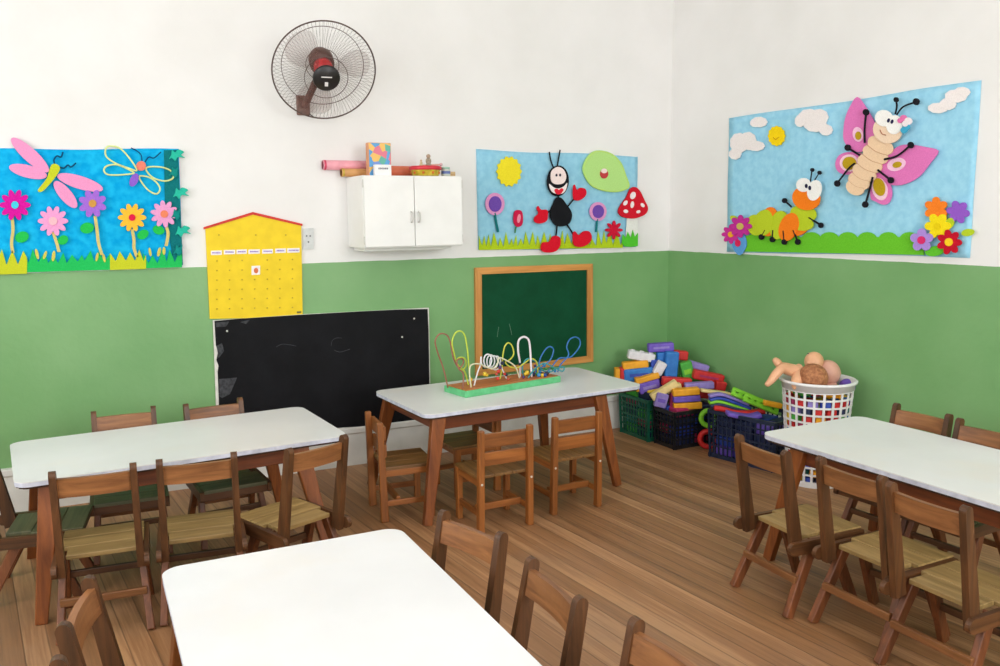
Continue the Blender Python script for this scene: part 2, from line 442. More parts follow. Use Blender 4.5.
make_table('large low white table nearest the viewer, with bare stained white top', (-3.313, -3.226), R(0.0), 0.708, 1.40, 3, ((-0.66, -0.55), (0.62, 0.52)))
make_table('low white-topped table along the right wall, beside the white basket', (-0.787, -2.865), R(1.9), 0.650, 1.40, 4, ((-0.66, -0.55), (0.60, 0.50)))

# ------------------------------------------------------------------ chairs, taller kind with splayed legs
DK = ((60, 36, 18), (106, 66, 35)); MD = ((106, 64, 34), (160, 106, 62)); ST = ((126, 100, 56), (178, 146, 92))
GREENISH = ((70, 74, 50), (112, 106, 74))
def splay_chair(label, group, seat_cols=ST, seat_key=None, kz=1.035):
    t = thing('wooden_chair', label, 'chair', (0, 0, 0), 0, group); t.scale = (0.97, 1.0, kz)
    dz, dx, dy = wood(*DK, 'z'), wood(*DK, 'x'), wood(*DK, 'y')
    mx = wood(*MD, 'x'); sx_ = wood(*seat_cols, 'x', 0.5, key=seat_key)
    mz = wood((88, 48, 26), (136, 78, 42), 'z')
    for s in (-1, 1):
        # side rail: board with a rounded rear end
        prof = [(0.31, 0.238), (0.315, 0.245), (0.315, 0.28), (0.31, 0.286)]
        for k in range(9):
            a = R(90+180*k/8); prof.append((-0.035+0.024*math.cos(a), 0.262+0.024*math.sin(a)))
        MB().prism(prof, lambda p: (s*0.150, p[0], p[1]), lambda p: (s*0.169, p[0], p[1])).build('side_rail', dy, t)
        MB().bar((s*0.137, 0.0, 0.236), (s*0.135, -0.072, 0.632), (0.026, 0.050), (0.024, 0.034), (1, 0, 0), 0, True).build('upright', dz, t)
        MB().bar((s*0.158, -0.052, 0), (s*0.137, 0.085, 0.272), (0.028, 0.036), (0.026, 0.044), (1, 0, 0), 0.004).build('leg', mz, t)
        MB().bar((s*0.158, 0.285, 0), (s*0.137, 0.17, 0.272), (0.028, 0.036), (0.026, 0.044), (1, 0, 0), 0.004).build('leg', mz, t)
    # seat planks
    b = MB()
    for k in range(3):
        b.box((0, 0.030+0.047+k*0.096, 0.284), (0.30 if k else 0.246, 0.094, 0.017), bev=0.003)
    b.build('seat', sx_, t)
    # curved top rail
    n = 10; prof = []
    for k in range(n+1):
        u = -1+2*k/n; prof.append((u*0.128, -0.070-0.012*(1-u*u)))
    for k in range(n, -1, -1):
        u = -1+2*k/n; prof.append((u*0.128, -0.052-0.012*(1-u*u)))
    MB().prism(prof, lambda p: (p[0], p[1]+0.012, 0.532), lambda p: (p[0], p[1], 0.602)).build('top_rail', mx, t)
    MB().box((0, -0.002+0.035-0.04, 0.135), (0.305, 0.018, 0.028), bev=0.003).build('rear_stretcher', mx, t)
    MB().box((0, 0.226, 0.150), (0.300, 0.018, 0.026), bev=0.003).build('front_stretcher', dx, t)
    MB().box((0, 0.296, 0.255), (0.30, 0.016, 0.036), bev=0.002).build('front_apron', dx, t)
    return t
PB = splay_chair('x', 'g'); PG = splay_chair('x', 'g', GREENISH, 'worn', 0.985)
used = set()
def put_chair(proto, x, y, face, label, group, kz=None):
    """face = direction the sitter would look, degrees from +x"""
    if proto.name in used: o = copy_tree(proto)
    else: o = proto; used.add(proto.name)
    if kz: o.scale.z = kz
    o.location = (x, y, 0); o.rotation_euler = (0, 0, R(face-90)); o['label'] = label; o['category'] = 'chair'; o['group'] = group
    return o
GR, GL, GN, GM = 'chairs around the table by the right wall', 'chairs around the table before the black chalkboard', 'chairs around the nearest table', 'low chairs around the bead maze table'
put_chair(PB, -1.430, -2.580, -2, 'wooden chair on the aisle side of the right table, closest to the blue crate', GR)
put_chair(PB, -1.374, -2.952, 1, 'wooden chair on the aisle side of the right table, middle of the row of three', GR)
put_chair(PB, -1.400, -3.275, 1, 'wooden chair on the aisle side of the right table, third from the blue crate', GR)
put_chair(PG, -0.425, -2.400, 184, 'wooden chair between the right table and wall, closest to the white basket', GR)
put_chair(PG, -0.435, -2.735, 184, 'wooden chair between the right table and wall, cut by the photo edge', GR)
put_chair(PB, -3.814, -1.653, 86, 'wooden chair with tan seat, left of three on the near side of the left table', GL)
put_chair(PB, -3.462, -1.674, 84, 'wooden chair with tan seat, middle of three on the near side of the left table', GL)
put_chair(PB, -3.046, -1.690, 112, 'wooden chair turned askew at the near right corner of the left table', GL)
put_chair(PG, -3.672, -0.685, -92, 'wooden chair with green-worn seat behind the left table, clear of the chalkboard', GL)
put_chair(PG, -3.255, -0.705, -85, 'wooden chair with green-worn seat backed against the black chalkboard edge', GL)
put_chair(PG, -4.165, -1.085, -8, 'wooden chair with green-worn seat at the left head of the left table', GL)
put_chair(PB, -2.868, -2.768, 197, 'wooden chair on the right side of the nearest table, at its far corner', GN, 0.98)
put_chair(PB, -2.845, -3.205, 178, 'wooden chair on the right side of the nearest table, middle of three', GN, 0.98)
put_chair(PB, -2.785, -3.625, 183, 'wooden chair on the right side of the nearest table, showing one upright only', GN, 0.98)
put_chair(PB, -3.808, -2.800, -12, 'wooden chair on the left side of the nearest table, whole top rail showing', GN, 0.98)
put_chair(PB, -3.855, -3.215, -5, 'wooden chair at the bottom photo edge left of the nearest table, only a tip showing', GN, 0.98)

# ------------------------------------------------------------------ chairs, low square kind
def low_chair(label, group):
    t = thing('low_wooden_chair', label, 'chair', (0, 0, 0), 0, group)
    A = ((116, 64, 24), (166, 100, 44)); oz, ox, oy = wood(*A, 'z'), wood(*A, 'x'), wood(*A, 'y')
    se = wood((96, 64, 30), (146, 104, 54), 'y', 0.5)
    for s in (-1, 1):
        MB().bar((s*0.135, 0, 0), (s*0.132, -0.012, 0.512), (0.030, 0.040), (0.030, 0.030), (1, 0, 0), 0.005).build('leg', oz, t)
        MB().bar((s*0.135, 0.245, 0), (s*0.135, 0.245, 0.27), (0.028, 0.032), (0.030, 0.036), (1, 0, 0), 0.004).build('leg', oz, t)
        MB().box((s*0.135, 0.122, 0.251), (0.020, 0.235, 0.034), bev=0.003).build('side_rail', oy, t)
        MB().box((s*0.133, 0.122, 0.095), (0.018, 0.235, 0.030), bev=0.003).build('side_stretcher', oy, t)
        MB().lathe([(0.006, 0), (0.006, 0.004), (0.003, 0.005)], (s*0.135, -0.021, 0.25), 10, Matrix.Rotation(R(90), 3, 'X')).build('screw_head', plain((205, 196, 182), 0.4, 4, 30), t)
    MB().box((0, 0.012, 0.452), (0.25, 0.018, 0.070), bev=0.003).build('back_slat', ox, t)
    MB().box((0, 0.014, 0.362), (0.25, 0.018, 0.066), bev=0.003).build('back_slat', ox, t)
    MB().box((0, 0.075, 0.105), (0.25, 0.020, 0.034), bev=0.003).build('cross_stretcher', ox, t)
    b = MB()
    for k in range(3): b.box((-0.098+k*0.098, 0.140, 0.276), (0.096, 0.262, 0.016), bev=0.003)
    b.build('seat', se, t)
    MB().box((0, 0.245, 0.250), (0.24, 0.016, 0.032), bev=0.003).build('front_apron', ox, t)
    return t
PA = low_chair('x', 'g')
put_chair(PA, -2.026, -1.408, 91, 'low orange-brown chair at the bead maze table, front side, nearer the black chalkboard', GM)
put_chair(PA, -1.582, -1.338, 91, 'low orange-brown chair at the bead maze table, front side, nearer the crates', GM)
put_chair(PA, -2.510, -0.910, -5, 'low orange-brown chair seen side-on at the end of the bead maze table', GM)
put_chair(PA, -1.810, -0.724, 183, 'low dark-seated chair standing sideways underneath the bead maze table', GM)



# ------------------------------------------------------------------ felt murals on the walls
class Wall:
    """places flat cut-outs on a wall: photo point -> point on the wall, d in front of it"""
    def __init__(self, side): self.side = side
    def __call__(self, q, d=0.0):
        if self.side == 'back':
            p = on_y(q[0], q[1], -0.018); return Vector((p.x, -d, p.z))
        p = on_r(q[0], q[1]); return p-NR*d
WB, WR = Wall('back'), Wall('right')
def ell(cx, cy, rx, ry, rot=0, n=22):
    c, s = math.cos(R(rot)), math.sin(R(rot))
    return [(cx+rx*math.cos(2*PI*k/n)*c-ry*math.sin(2*PI*k/n)*s, cy+rx*math.cos(2*PI*k/n)*s+ry*math.sin(2*PI*k/n)*c) for k in range(n)]
def wavy(cx, cy, rx, ry, lobes, amp, rot=0, n=None, sharp=False):
    n = n or lobes*6; out = []
    for k in range(n):
        a = 2*PI*k/n; w = math.cos(lobes*a)
        if sharp: w = 1-2*abs(((lobes*a/(2*PI)) % 1)-0.5)*2
        f = 1+amp*w; out.append((cx+rx*f*math.cos(a+R(rot)), cy+ry*f*math.sin(a+R(rot))))
    return out
def smooth2(pts, n=5, closed=True):
    return [(v.x, v.y) for v in catmull([(p[0], p[1], 0) for p in pts], n, closed)]
def cut(name, wall, pts, d, th, col, parent, mat=None):
    b = MB(); b.prism(pts, lambda p: wall(p, d+th), lambda p: wall(p, d))
    return b.build(name, mat or felt(col), parent)
def cord(name, wall, pts, d, rad, col, parent, closed=False, n=6):
    path = catmull([wall(p, d) for p in pts], n, closed)
    return MB().tube(path, rad, 6, closed).build(name, felt(col), parent)
def multi(name, wall, polys, d, th, col, parent):
    b = MB()
    for i, pts in enumerate(polys): b.prism(pts, lambda p: wall(p, d+th+0.0004*i), lambda p: wall(p, d+0.0002*i))
    return b.build(name, felt(col), parent)
def flower(wall, cx, cy, r, petals, col, ccol, d, parent, ry=None, cr=0.36, prx=0.36, rot=0, stem=None, scol=(212, 196, 120), leaf=None, lcol=(40, 190, 80)):
    """petals in one felt sheet, with a disc, a stem and a leaf as its pieces"""
    ry = ry or r
    b = MB(); polys = [ell(cx, cy, r*0.5, ry*0.5)]
    for k in range(petals):
        a = 360*k/petals+rot
        polys.append([(cx+(x-cx), cy+(y-cy)*ry/r) for x, y in ell(cx+r*0.62*math.cos(R(a)), cy+r*0.62*math.sin(R(a)), r*0.40, r*min(0.42, 1.95/petals), a, 16)])
    for i, pts in enumerate(polys):
        b.prism(pts, lambda p: wall(p, d+0.005+0.0002*i), lambda p: wall(p, d))
    f = b.build('flower', felt(col), parent)
    if ccol: cut('flower_center', wall, ell(cx, cy, r*cr, ry*cr), d+0.005, 0.005, ccol, f)
    if stem:
        b = MB(); pts = smooth2(stem, 4, False); L, Rr = [], []
        for i, p in enumerate(pts):
            L.append((p[0]-1.6, p[1])); Rr.append((p[0]+1.6, p[1]))
        b.prism(L+Rr[::-1], lambda p: wall(p, d), lambda p: wall(p, d-0.003)); b.build('stem', felt(scol), f)
    if leaf: cut('leaf', wall, ell(*leaf), d-0.004, 0.004, lcol, f)
    return f
def grass_poly(x0, x1, ybot, ytop, yvar, step, seed, slope=0.0):
    rnd = random.Random(seed); pts = [(x0, ybot)]; x = x0; up = True
    while x < x1:
        y = (ytop+rnd.uniform(-yvar, yvar)) if up else (ytop+yvar+rnd.uniform(5, 8))
        pts.append((x+rnd.uniform(-.6, .6) if x > x0 else x, y+slope*(x-x0))); x += step*rnd.uniform(.6, 1.1); up = not up
    pts.append((x1, ytop+6+slope*(x1-x0))); pts.append((x1, ybot+slope*(x1-x0)))
    return pts
def cloth(name, wall, pts, cols, parent, d=0.006, amp=0.004, seed=0):
    """hanging fabric sheet with slight ripples: pts = tl, tr, br, bl in photo points, edges may sag"""
    tl, tr, br, bl = [Vector((p[0], p[1], 0)) for p in pts]
    nx, ny = 40, 20; bm = bmesh.new(); grid = []; back = []
    rnd = random.Random(seed); ph = [rnd.uniform(0, 6) for _ in range(6)]
    for j in range(ny+1):
        row, rb = [], []
        v = j/ny
        for i in range(nx+1):
            u = i/nx
            q = tl.lerp(tr, u).lerp(bl.lerp(br, u), v)
            edge = math.sin(u*9+ph[4])*0.7*(1-v) + math.sin(u*7+ph[5])*0.6*v
            z = amp*(math.sin(u*17+ph[0]+v*2)+0.7*math.sin(u*31+v*9+ph[1])+0.6*math.sin(v*11+u*5+ph[2]))*0.4
            row.append(bm.verts.new(wall((q.x, q.y+edge), d+amp+z))); rb.append(bm.verts.new(wall((q.x, q.y+edge), d+amp+z-0.0025)))
        grid.append(row); back.append(rb)
    for j in range(ny):
        for i in range(nx):
            bm.faces.new((grid[j][i], grid[j][i+1], grid[j+1][i+1], grid[j+1][i]))
            bm.faces.new((back[j][i], back[j+1][i], back[j+1][i+1], back[j][i+1]))
    ring = [(0, i) for i in range(nx)]+[(j, nx) for j in range(ny)]+[(ny, i) for i in range(nx, 0, -1)]+[(j, 0) for j in range(ny, 0, -1)]
    for k in range(len(ring)):
        a, b2 = ring[k], ring[(k+1) % len(ring)]
        bm.faces.new((grid[a[0]][a[1]], grid[b2[0]][b2[1]], back[b2[0]][b2[1]], back[a[0]][a[1]]))
    k = MB(); k.bm.free(); k.bm = bm
    m, nt, bs = new_mat('fabric_'+name); noise_col(nt, bs, cols[0], cols[1], 26, detail=6)
    bs.inputs['Roughness'].default_value = 0.92; bs.inputs['Specular IOR Level'].default_value = 0.1
    return k.build(name, m, parent, smooth=True)

# --- mural one: meadow with dragonflies
ma = thing('fabric_mural', 'bright blue felt mural of two dragonflies above a row of flowers', 'mural')
cloth('backing_cloth', WB, [(-50, 148.5), (179, 149), (183, 265.5), (-50, 276.5)], ((4, 160, 222), (30, 186, 236)), ma, 0.0023, 0.003, 1)
D = 0.013
for g_ in (grass_poly(24, 112, 272.5, 253, 4, 5.2, 3, -0.03), grass_poly(143, 182, 268.5, 252, 4, 5.2, 5, -0.03)): cut('grass', WB, g_, D, 0.004, (38, 190, 92), ma)
for g_ in (grass_poly(-50, 27, 276, 254, 5, 6.5, 4, -0.03), grass_poly(110, 146, 270, 250, 5, 6, 6, -0.03)): cut('yellow_grass', WB, g_, D+0.001, 0.005, (198, 204, 44), ma)
for g_ in [ell(37, 254, 1.7, 5.5, -14, 10), ell(45, 255, 1.5, 4.5, 20, 10), ell(53.5, 256, 1.8, 5.5, 8, 10), ell(97, 257, 1.4, 4.5, 10, 10), ell(104, 258, 1.4, 4.5, -12, 10), ell(150, 252, 1.4, 4.5, -10, 10), ell(159, 252, 1.7, 4.8, 14, 10), ell(164, 251, 1.6, 4, 0, 10)]: cut('grass_blade', WB, g_, D+0.004, 0.003, (212, 200, 90), ma)
b = MB(); b.prism([(164, 150), (178, 150), (183, 265), (174, 264), (170, 240), (165, 200)], lambda p: WB(p, D+0.003), lambda p: WB(p, D-0.003)); b.build('dark_green_border', felt((14, 116, 120)), ma)
for i, (tx, ty) in enumerate([(176, 155), (180, 193), (182, 231), (176, 172), (178, 214), (180, 250)]):
    big = i < 3
    polys = [smooth2([(tx-4, ty-5), (tx-1, ty-2.5), (tx+2, ty-5.5), (tx+(8 if big else 2), ty-3), (tx+(5 if big else 1), ty), (tx+(9 if big else 2), ty+3), (tx+2, ty+2), (tx-1, ty+6), (tx-4, ty+3), (tx-7, ty+4), (tx-5, ty)], 3)]
    multi('tulle_tuft', WB, polys, D+0.004+0.001*i, 0.010, (44, 186, 160) if big else (20, 138, 130), ma)
flower(WB, 15, 205, 15.5, 10, (214, 24, 158), (70, 200, 226), D+0.006, ma, cr=0.24, stem=[(12, 217), (13, 230), (11.5, 243), (13, 253)], leaf=(22, 237, 7, 5.5, -20))
flower(WB, 53, 221, 15, 10, (240, 160, 208), (246, 186, 196), D+0.006, ma, cr=0.28, stem=[(53, 232), (55, 238), (57, 244), (59, 252)], leaf=(63, 240, 5.5, 4.5, -30))
flower(WB, 92.5, 203.5, 14, 8, (164, 108, 214), (206, 150, 74), D+0.012, ma, cr=0.28, rot=20, stem=[(95, 216), (97, 230), (98.5, 243), (102, 255)], leaf=(87, 228, 7, 5.5, -10))
flower(WB, 132, 217.5, 14, 10, (248, 190, 60), (222, 32, 72), D+0.006, ma, cr=0.24, stem=[(132, 229), (134, 240), (134, 248), (137, 257)], leaf=(143, 234.5, 6, 4.5, -30))
flower(WB, 164, 214, 13.5, 10, (232, 160, 206), (236, 134, 98), D+0.010, ma, cr=0.28, rot=10, stem=[(166, 226), (168, 234), (166, 246)], leaf=(158.5, 230, 6, 4.5, 20))
PK = (236, 152, 198)
df = multi('dragonfly', WB, [smooth2([(58, 165), (60, 169), (57, 175), (50, 184), (43, 191), (39, 192), (38, 190), (41, 186), (47, 178), (50, 168), (53, 164)], 4)], D+0.012, 0.008, (198, 206, 44), ma)
multi('wing', WB, [ell(30, 155, 25, 6.8, 42), ell(80, 182.5, 24, 6.5, 17)], D+0.006, 0.006, PK, df)
multi('wing', WB, [ell(28, 171.5, 19.5, 6.3, 14), ell(65.5, 194.5, 17, 6.2, 50)], D+0.006, 0.0055, PK, df)
cord('antenna', WB, [(55, 165), (54, 160), (57, 156), (61, 157), (63, 152)], D+0.008, 0.0035, (18, 70, 110), df)
cord('antenna', WB, [(59, 167), (64, 168), (68, 165), (71, 167), (76, 163)], D+0.008, 0.0035, (18, 70, 110), df)
df2 = multi('dragonfly', WB, [ell(134, 180, 4, 7, 25)], D+0.010, 0.007, (142, 96, 204), ma)
cut('head', WB, ell(141, 166, 4.8, 4.8), D+0.012, 0.009, (234, 130, 110), df2)
for k, lp in enumerate([[(137, 170), (126, 154), (117, 147), (107, 147), (106, 156), (115, 163), (128, 168)], [(133, 172), (118, 165), (107, 166), (104, 171), (110, 175), (131, 174)],
                        [(146, 168), (160, 167), (171, 171), (173, 178), (164, 181), (152, 177)], [(139, 177), (147, 189), (156, 194), (160, 189), (156, 182), (148, 177)]]):
    cord('wing_outline', WB, lp, D+0.008, 0.0042, (224, 234, 156), df2, True, 5)
cord('antenna', WB, [(142, 161), (141, 155), (137, 151), (131, 148)], D+0.008, 0.003, (18, 70, 120), df2)
cord('antenna', WB, [(145, 162), (149, 157), (154, 158), (161, 152)], D+0.008, 0.003, (18, 70, 120), df2)

# --- mural two: ant
mb = thing('fabric_mural', 'pale blue felt mural of a smiling black ant in red shoes', 'mural')
cloth('backing_cloth', WB, [(477, 149.5), (639, 156), (637, 247.5), (479, 250.5)], ((142, 200, 226), (158, 212, 234)), mb, 0.0023, 0.003, 2)
multi('grass', WB, [grass_poly(479, 623, 250, 236, 4.2, 3.6, 9, -0.015)], D, 0.004, (180, 206, 34), mb)
cut('green_grass_tuft', WB, [(621, 243), (622, 234), (625, 238), (627, 232), (630, 238), (632, 230), (634, 237), (637, 233), (637, 246), (630, 247), (624, 246.5)], D+0.012, 0.005, (84, 196, 50), mb)
cut('sun', WB, wavy(509, 171.5, 12, 14.5, 14, 0.07), D+0.002, 0.006, (240, 222, 46), mb)
lf = cut('big_leaf', WB, smooth2([(582.5, 171), (585, 160), (592, 152), (601, 150.5), (612, 154), (621, 163), (626, 176), (629, 187), (618, 192), (603, 191), (590, 185)], 4), D+0.002, 0.010, (182, 224, 134), mb)
cord('leaf_rim', WB, smooth2([(583.5, 171), (586, 161), (593, 153), (601, 151.5), (612, 155), (620, 163.5), (625, 176), (628, 186.5), (618, 191), (603, 190), (590.5, 184.5)], 2), D+0.012, 0.003, (196, 226, 120), lf, True, 2)
cut('ladybird', WB, ell(603.3, 174, 4, 4.6), D+0.012, 0.006, (196, 66, 70), lf)
cut('ladybird_face', WB, ell(603, 171, 3, 2.4), D+0.018, 0.002, (246, 222, 216), lf)
mu = cut('mushroom', WB, smooth2([(617.5, 212), (620, 205), (625.5, 197.5), (629, 189.5), (634, 187), (639, 191), (643.5, 200), (647, 208), (644, 214.5), (633, 218.5), (622, 217)], 4), D+0.006, 0.012, (208, 26, 44), mb)
multi('mushroom_spot', WB, [ell(631.7, 195.5, 2.6, 3.8, 20), ell(624.2, 203, 1.8, 2.8, 35), ell(631, 204.7, 1.7, 3.4, 8), ell(641.3, 205.2, 1.6, 2.4, -40), ell(624.5, 211.3, 2.3, 1.8, 10), ell(637, 211.8, 2, 1.5, -20)], D+0.018, 0.003, (244, 232, 232), mu)
cut('mushroom_stem', WB, [(627, 216), (637, 216), (638.5, 238), (625.5, 238)], D+0.002, 0.006, (232, 232, 226), mu)
for (cx, cy, rx, ry, st) in ((494.5, 204, 9.6, 11.2, [(494.5, 213), (496, 222), (498, 232)]), (597.5, 211.5, 8.6, 9.4, [(597, 219), (596.5, 226), (596, 232)])):
    o = cut('flower', WB, ell(cx, cy, rx, ry), D+0.008, 0.005, (224, 152, 200), mb)
    cut('flower_center', WB, ell(cx, cy, rx*0.66, ry*0.70), D+0.013, 0.004, (112, 76, 170), o)
    cord('stem', WB, st, D+0.006, 0.009, (28, 118, 122), o)
o = cut('tulip_bud', WB, smooth2([(513, 219), (514, 212), (517, 210), (521, 211), (522.5, 216), (522, 224), (518, 227), (514.5, 225)], 4), D+0.006, 0.006, (206, 30, 74), mb)
cut('bud_center', WB, ell(518.3, 218.5, 1.7, 4.5, 8), D+0.012, 0.003, (238, 150, 170), o)
cord('stem', WB, [(516.5, 226), (515.5, 229), (515, 233)], D+0.005, 0.005, (60, 130, 70), o)
o = multi('red_flower', WB, [ell(613+5*math.cos(R(a)), 230+5.5*math.sin(R(a)), 4, 1.7, a, 10) for a in range(0, 360, 45)]+[ell(613, 230, 3, 3.2)], D+0.012, 0.006, (206, 24, 56), mb)
cut('flower_center', WB, ell(613, 230, 1.6, 1.7), D+0.018, 0.003, (236, 76, 116), o)
BK = (24, 24, 28); RD = (216, 22, 44)
ant = multi('ant', WB, [smooth2([(552, 204), (555, 198), (560, 198), (565, 204), (570.5, 213), (569, 222), (563, 226), (555, 225.5), (549.5, 218), (549.5, 210)], 4)], D+0.012, 0.012, BK, mb)
hd = cut('head', WB, ell(556.6, 181, 10.8, 15.5, 3), D+0.016, 0.010, BK, ant)
cut('face', WB, smooth2([(549, 178), (550, 171), (556, 167), (562, 170), (564.5, 177), (562, 183), (556, 184.5), (551, 183)], 4), D+0.026, 0.003, (246, 226, 222), hd)
cut('mouth', WB, smooth2([(547.5, 184), (552, 187.5), (557, 188.5), (562, 186.5), (565.5, 183), (564, 190), (560, 193.8), (553, 193.5), (549, 190)], 4), D+0.026, 0.003, (244, 232, 230), hd)
cut('tongue', WB, smooth2([(552.5, 190), (555, 188.7), (557, 190), (559.5, 188.3), (561.5, 190), (558.5, 194), (554.5, 194)], 4), D+0.029, 0.003, (226, 40, 60), hd)
multi('eye', WB, [ell(554.6, 175.3, 1.0, 1.4), ell(558.2, 175.2, 1.0, 1.4)], D+0.029, 0.002, (60, 56, 70), hd)
cord('antenna', WB, [(552.5, 167), (550, 160), (548.6, 152)], D+0.014, 0.0055, BK, ant)
cord('antenna', WB, [(556.6, 166), (558, 158), (559.4, 150)], D+0.014, 0.0055, BK, ant)
cord('arm', WB, [(551, 209), (547, 212.5), (543, 214)], D+0.014, 0.0055, BK, ant)
cord('arm', WB, [(567.5, 206), (571.5, 201), (575, 197)], D+0.014, 0.0055, BK, ant)
cord('neck', WB, [(557, 194), (558, 199)], D+0.014, 0.006, BK, ant)
cord('leg', WB, [(556.5, 224), (556, 230), (555, 238)], D+0.014, 0.006, BK, ant)
cord('leg', WB, [(566, 224), (570, 230), (573.5, 236)], D+0.014, 0.006, BK, ant)
cut('glove', WB, smooth2([(545.5, 210), (546.5, 216), (545, 221), (539, 223.5), (533.5, 222), (533, 217.5), (537, 213.5), (535.2, 208.5), (537, 206), (539.5, 209.5)], 4), D+0.018, 0.008, RD, ant)
cut('glove', WB, smooth2([(571.8, 187), (573.3, 184.8), (575.5, 190), (579, 187.8), (584, 189.3), (584.5, 195), (579, 200), (573, 200), (571.5, 195)], 4), D+0.018, 0.008, RD, ant)
cut('shoe', WB, smooth2([(539.2, 248), (541, 242.5), (547.5, 241.5), (551, 236.5), (555, 235.8), (558.5, 238), (558.8, 244.5), (555, 250.5), (547.5, 252.5), (541.5, 251.5)], 4), D+0.020, 0.009, RD, ant)
cut('shoe', WB, smooth2([(571.5, 233), (573.5, 231.3), (577, 235), (582, 231.2), (587.5, 231.5), (590, 237), (587, 243.5), (579, 247), (572.5, 245), (571.3, 239)], 4), D+0.020, 0.009, RD, ant)

# --- mural three: butterfly and caterpillar (right wall)
mc = thing('fabric_mural', 'large light blue felt mural with pink butterfly and caterpillar', 'mural')
cloth('backing_cloth', WR, [(728, 118.5), (980, 80), (968.5, 257.5), (725.5, 251.5)], ((150, 208, 234), (166, 220, 242)), mc, 0.0023, 0.004, 3)
def blobs(name, lst, d, th, col, parent): return multi(name, WR, [wavy(x, y, rx, ry, 9, 0.03) for x, y, rx, ry in lst], d, th, col, parent)
hedge = [(736, 251.5), (740, 242), (746, 236), (756, 233)]
for cx in (769, 790, 811, 829, 847.5, 867, 888, 909):
    for k in range(7):
        a = R(205+130*k/6); hedge.append((cx+10.2*math.cos(a), 240.6+8.6*math.sin(a)))
hedge += [(922, 240), (924, 255), (850, 253.5), (780, 252.2)]
cut('hedge', WR, hedge, D, 0.005, (108, 196, 46), mc)
CL = (242, 234, 232)
blobs('cloud', [(809, 118, 11, 9), (819, 117, 9, 8), (815, 124, 11, 8), (826, 130, 6.5, 5.5), (800, 121, 5, 6)], D, 0.006, CL, mc)
blobs('cloud', [(759, 122, 8, 5.2), (755, 123, 5, 4)], D, 0.005, CL, mc)
blobs('cloud', [(739, 143, 9, 10), (748, 141, 8, 9), (756, 146, 8.5, 5), (735, 154, 6, 5.5)], D, 0.006, CL, mc)
blobs('cloud', [(956, 96, 11, 6.5), (962, 92, 8, 5), (938, 108, 10, 5.2), (948, 104, 8, 6)], D, 0.006, CL, mc)
s = cut('sun', WR, wavy(776.5, 136, 8.2, 9.8, 12, 0.05), D, 0.007, (250, 214, 20), mc)
cord('sun_smile', WR, [(773.5, 137.5), (776, 139.5), (779, 137)], D+0.008, 0.002, (196, 140, 20), s)
_WRC = WR
class _Sc:
    def __call__(self, q, d=0.0): return _WRC((715+(q[0]-715)*1.25, 160+(q[1]-160)*1.25), d)
WR = _Sc()
# caterpillar
LG, OR_ = (190, 208, 44), (252, 130, 30)
cp = multi('caterpillar', WR, [ell(748.5, 212, 7.5, 8.5, -20), ell(756, 210, 9, 10.5, 15)], D+0.010, 0.007, LG, mc)
def seg_(cx, cy, rx, ry, rot, col, d): return cut('body_segment', WR, ell(cx, cy, rx, ry, rot), d, 0.008, col, cp)
seg_(759.5, 209.3, 7, 11.8, 8, OR_, D+0.013); seg_(756.2, 210.0, 6.6, 10.4, 8, LG, D+0.0165)
seg_(767.5, 212, 7.2, 11.6, 12, LG, D+0.0145); seg_(775.5, 213.5, 7.5, 11.8, 22, OR_, D+0.0155); seg_(782, 214, 9, 6.5, -20, OR_, D+0.009)
seg_(785.5, 210.5, 9.5, 6, 8, LG, D+0.013); seg_(787, 203, 10.5, 7, 8, LG, D+0.015)
hd = cut('head', WR, ell(790, 190.5, 11.2, 9.6, 12), D+0.022, 0.009, OR_, cp)
cut('eye_white', WR, ell(788.2, 180, 5.8, 5.6), D+0.028, 0.006, (246, 244, 240), hd)
cut('eye_white', WR, ell(797, 184.3, 5.6, 8.4, 15), D+0.029, 0.006, (248, 246, 242), hd)
multi('pupil', WR, [ell(790.8, 180.8, 1.1, 1.7), ell(793.6, 182.4, 1.1, 1.8)], D+0.036, 0.002, (40, 40, 70), hd)
def limb(pts, tip, r, par, name='leg', d=D+0.020, rad=0.006):
    b = MB(); b.tube(catmull([WR(p, d) for p in pts], 5), rad, 6)
    b.prism(ell(tip[0], tip[1], r, r*1.15, 0, 12), lambda p: WR(p, d+0.006), lambda p: WR(p, d-0.006))
    return b.build(name, felt((30, 28, 34)), par)
limb([(793, 178), (794.4, 168.5)], (794.7, 168), 1.3, hd, 'antenna', D+0.026, 0.004); limb([(795.5, 178), (800, 170.7)], (800.5, 170.2), 1.4, hd, 'antenna', D+0.026, 0.004)
limb([(777.5, 197.5), (772.5, 193)], (772, 192.5), 1.8, cp, 'arm'); limb([(791.5, 206), (800, 211.5)], (801, 212.2), 1.9, cp, 'arm')
for a, b2 in (((756.5, 216), (753.5, 221.5)), ((762.7, 216), (762.3, 223.5)), ((771, 216.5), (771.8, 225.5)), ((779, 216), (782.5, 225.5))): limb([a, b2], b2, 2.0, cp)
flower(WR, 729, 219.5, 7.5, 8, (206, 52, 150), (244, 170, 50), D+0.014, mc, cr=0.3)
flower(WR, 737, 213, 9, 8, (196, 50, 150), (206, 186, 96), D+0.020, mc, cr=0.3)
o = cut('blue_flower', WR, smooth2([(729, 222), (738, 219), (741, 228), (736, 236), (731, 232)], 4), D+0.010, 0.005, (96, 160, 222), mc); cut('flower_center', WR, ell(734.3, 226.5, 2.2, 2.8), D+0.016, 0.004, (220, 40, 90), o)
cut('leaf', WR, ell(731, 207, 3.6, 2.2, 30), D+0.010, 0.004, (190, 204, 50), mc)
WR = _WRC
